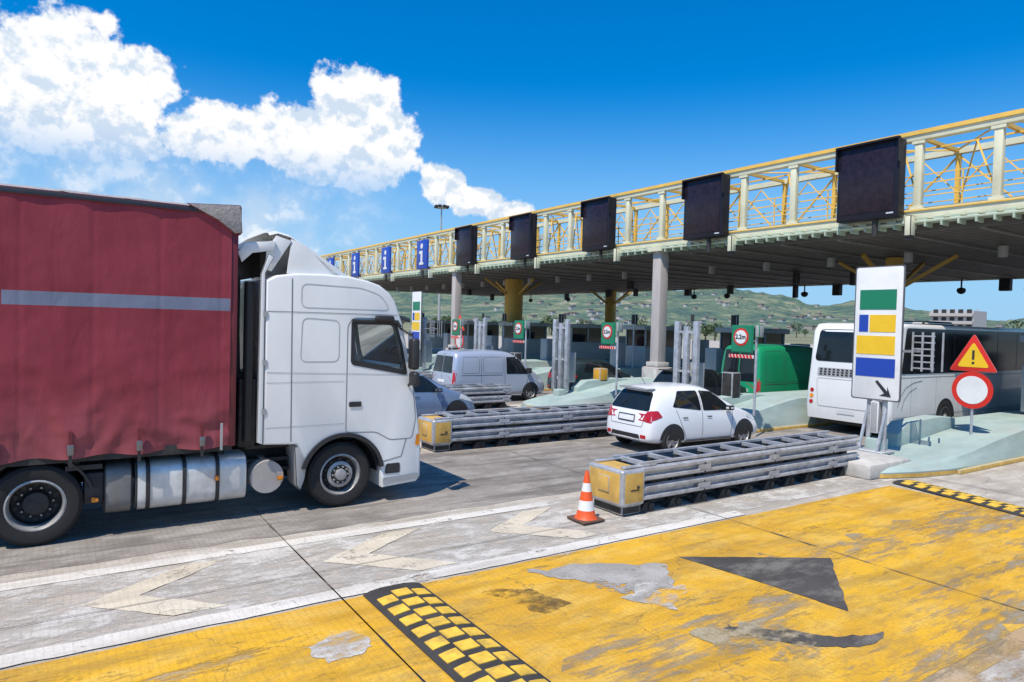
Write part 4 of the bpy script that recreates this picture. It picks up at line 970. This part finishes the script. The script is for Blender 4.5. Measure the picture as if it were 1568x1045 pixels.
# ---------------------------------------------------------------- world
EL=60; AZ=24
w=bpy.data.worlds.new('World'); scene.world=w; w.use_nodes=True; nt=w.node_tree;N=nt.nodes;L=nt.links;N.clear()
out=N.new('ShaderNodeOutputWorld');bg=N.new('ShaderNodeBackground');L.new(bg.outputs[0],out.inputs[0]); bg.inputs[1].default_value=.13
sky=N.new('ShaderNodeTexSky'); sky.sky_type='NISHITA'; sky.sun_disc=False; sky.sun_elevation=R(EL); sky.sun_rotation=R(270-AZ); sky.air_density=1.2; sky.dust_density=.6; sky.ozone_density=3.
tc=N.new('ShaderNodeTexCoord')
sx=N.new('ShaderNodeSeparateXYZ');L.new(tc.outputs['Generated'],sx.inputs[0])
def M(op,a,b=None,c=None,clamp=False):
    n=N.new('ShaderNodeMath');n.operation=op;n.use_clamp=clamp
    for i,v in enumerate((a,b,c)):
        if v is None: continue
        if isinstance(v,(int,float)): n.inputs[i].default_value=v
        else: L.new(v,n.inputs[i])
    return n.outputs[0]
az=M('MULTIPLY',M('ARCTAN2',sx.outputs['Y'],sx.outputs['X']),180/math.pi)
el=M('MULTIPLY',M('ARCSINE',sx.outputs['Z']),180/math.pi)
def wn(scale,det,rough,loc=(0,0,0)):
    mp=N.new('ShaderNodeMapping');mp.inputs['Location'].default_value=loc;L.new(tc.outputs['Generated'],mp.inputs[0])
    n=N.new('ShaderNodeTexNoise');n.inputs['Scale'].default_value=scale;n.inputs['Detail'].default_value=det;n.inputs['Roughness'].default_value=rough;L.new(mp.outputs[0],n.inputs['Vector']);return n.outputs['Fac']
blobs=[(90.2,16.6,5.4,3.6),(85.4,16.4,3.6,3.2),(97,14.5,7,5.0),(89,12.8,7.0,3.2),(69.6,15.8,4.4,4.2),(67.6,15.6,3.0,4.4),(74.5,13.9,5.4,3.2),(80,13.4,5.0,2.8),(71,12.6,6.5,2.6),(62.3,11.2,2.1,2.1),(59.8,9.9,2.6,1.5),(56.6,8.9,2.4,1.2)]
mask=None
for a,e_,ra,re in blobs:
    dx=M('DIVIDE',M('SUBTRACT',az,a),ra); dy=M('DIVIDE',M('SUBTRACT',el,e_),re)
    d=M('SUBTRACT',1,M('SQRT',M('ADD',M('MULTIPLY',dx,dx),M('MULTIPLY',dy,dy))))
    d=M('MAXIMUM',d,-.8)
    mask=d if mask is None else M('MAXIMUM',mask,d)
n1=wn(15,8,.58); n1b=wn(15,8,.58,(.0,.0,-.018)); n2=wn(38,6,.6,(3,1,2)); n2b=wn(38,6,.6,(3.0,1,1.992))
dens=M('ADD',M('ADD',M('MULTIPLY',mask,1.25),M('MULTIPLY',M('SUBTRACT',n1,.5),2.1)),M('MULTIPLY',M('SUBTRACT',n2,.5),.7))
def MR(v,a,b,c=0,d=1,s=True):
    r=N.new('ShaderNodeMapRange'); r.interpolation_type='SMOOTHSTEP' if s else 'LINEAR'
    for i,x in enumerate((a,b,c,d)): r.inputs[i+1].default_value=x
    L.new(v,r.inputs[0]);return r.outputs[0]
cov=MR(dens,.04,.30)
base=MR(el,9.5,13.8,.30,1); basecloud=MR(az,63.5,66.5,0,1); base=M('MAXIMUM',base,M('SUBTRACT',1,basecloud)); cov=M('MULTIPLY',cov,base)
haze=M('MULTIPLY',MR(az,62,80),MR(el,17,5)); haze=M('MULTIPLY',haze,MR(n1,.34,.64,.2,.85))
hz=MR(el,20,1,0,.85)
cov2=M('MAXIMUM',cov,haze)
relief=M('ADD',M('MULTIPLY',M('SUBTRACT',n1,n1b),5.0),M('MULTIPLY',M('SUBTRACT',n2,n2b),2.2))
shade=MR(M('ADD',M('ADD',relief,M('MULTIPLY',dens,.14)),MR(el,9,16,-.22,.26,False)),-.32,.42,0,1)
cc=N.new('ShaderNodeMixRGB');L.new(shade,cc.inputs[0]);cc.inputs[1].default_value=(5.0,5.9,7.0,1);cc.inputs[2].default_value=(7.9,7.9,7.9,1)
tint=N.new('ShaderNodeMixRGB');tint.blend_type='MULTIPLY';tint.inputs[0].default_value=1;L.new(sky.outputs[0],tint.inputs[1]);tint.inputs[2].default_value=(.52,.86,1.20,1)
hs=N.new('ShaderNodeHueSaturation');hs.inputs['Saturation'].default_value=1.20;L.new(tint.outputs[0],hs.inputs['Color'])
hmix=N.new('ShaderNodeMixRGB');L.new(hz,hmix.inputs[0]);L.new(hs.outputs[0],hmix.inputs[1]);hmix.inputs[2].default_value=(2.7,4.8,7.2,1)
fm=N.new('ShaderNodeMixRGB');L.new(cov2,fm.inputs[0]);L.new(hmix.outputs[0],fm.inputs[1]);L.new(cc.outputs[0],fm.inputs[2])
L.new(fm.outputs[0],bg.inputs[0])
sl=bpy.data.lights.new('sun','SUN');sl.energy=5.0;sl.angle=R(.5);sl.color=(1,.92,.81);so=bpy.data.objects.new('sun',sl);col.objects.link(so)
sd=Vector((-math.cos(R(AZ))*math.cos(R(EL)),-math.sin(R(AZ))*math.cos(R(EL)),math.sin(R(EL))))
so.rotation_euler=sd.to_track_quat('Z','Y').to_euler(); so.location=(0,0,40)
# ---------------------------------------------------------------- camera
cam=bpy.data.cameras.new('camera');cam.sensor_width=36;cam.lens=24.0;cam.clip_end=9000;cam.clip_start=.05
c=bpy.data.objects.new('camera',cam);col.objects.link(c);scene.camera=c
th=R(1.55);pt=math.atan(27/1045)
Fh=Vector((.555,.832,0)).normalized();Rw=Vector((Fh.y,-Fh.x,0));F=Fh*math.cos(pt)+Vector((0,0,-math.sin(pt)));U=Rw.cross(F)
Rp=Rw*math.cos(th)+U*math.sin(th);Up=U*math.cos(th)-Rw*math.sin(th)
mtx=Matrix((Rp,Up,-F)).transposed().to_4x4();mtx.translation=Vector((0,0,2.9));c.matrix_world=mtx
scene.view_settings.view_transform='Standard';scene.view_settings.look='None';scene.view_settings.exposure=0
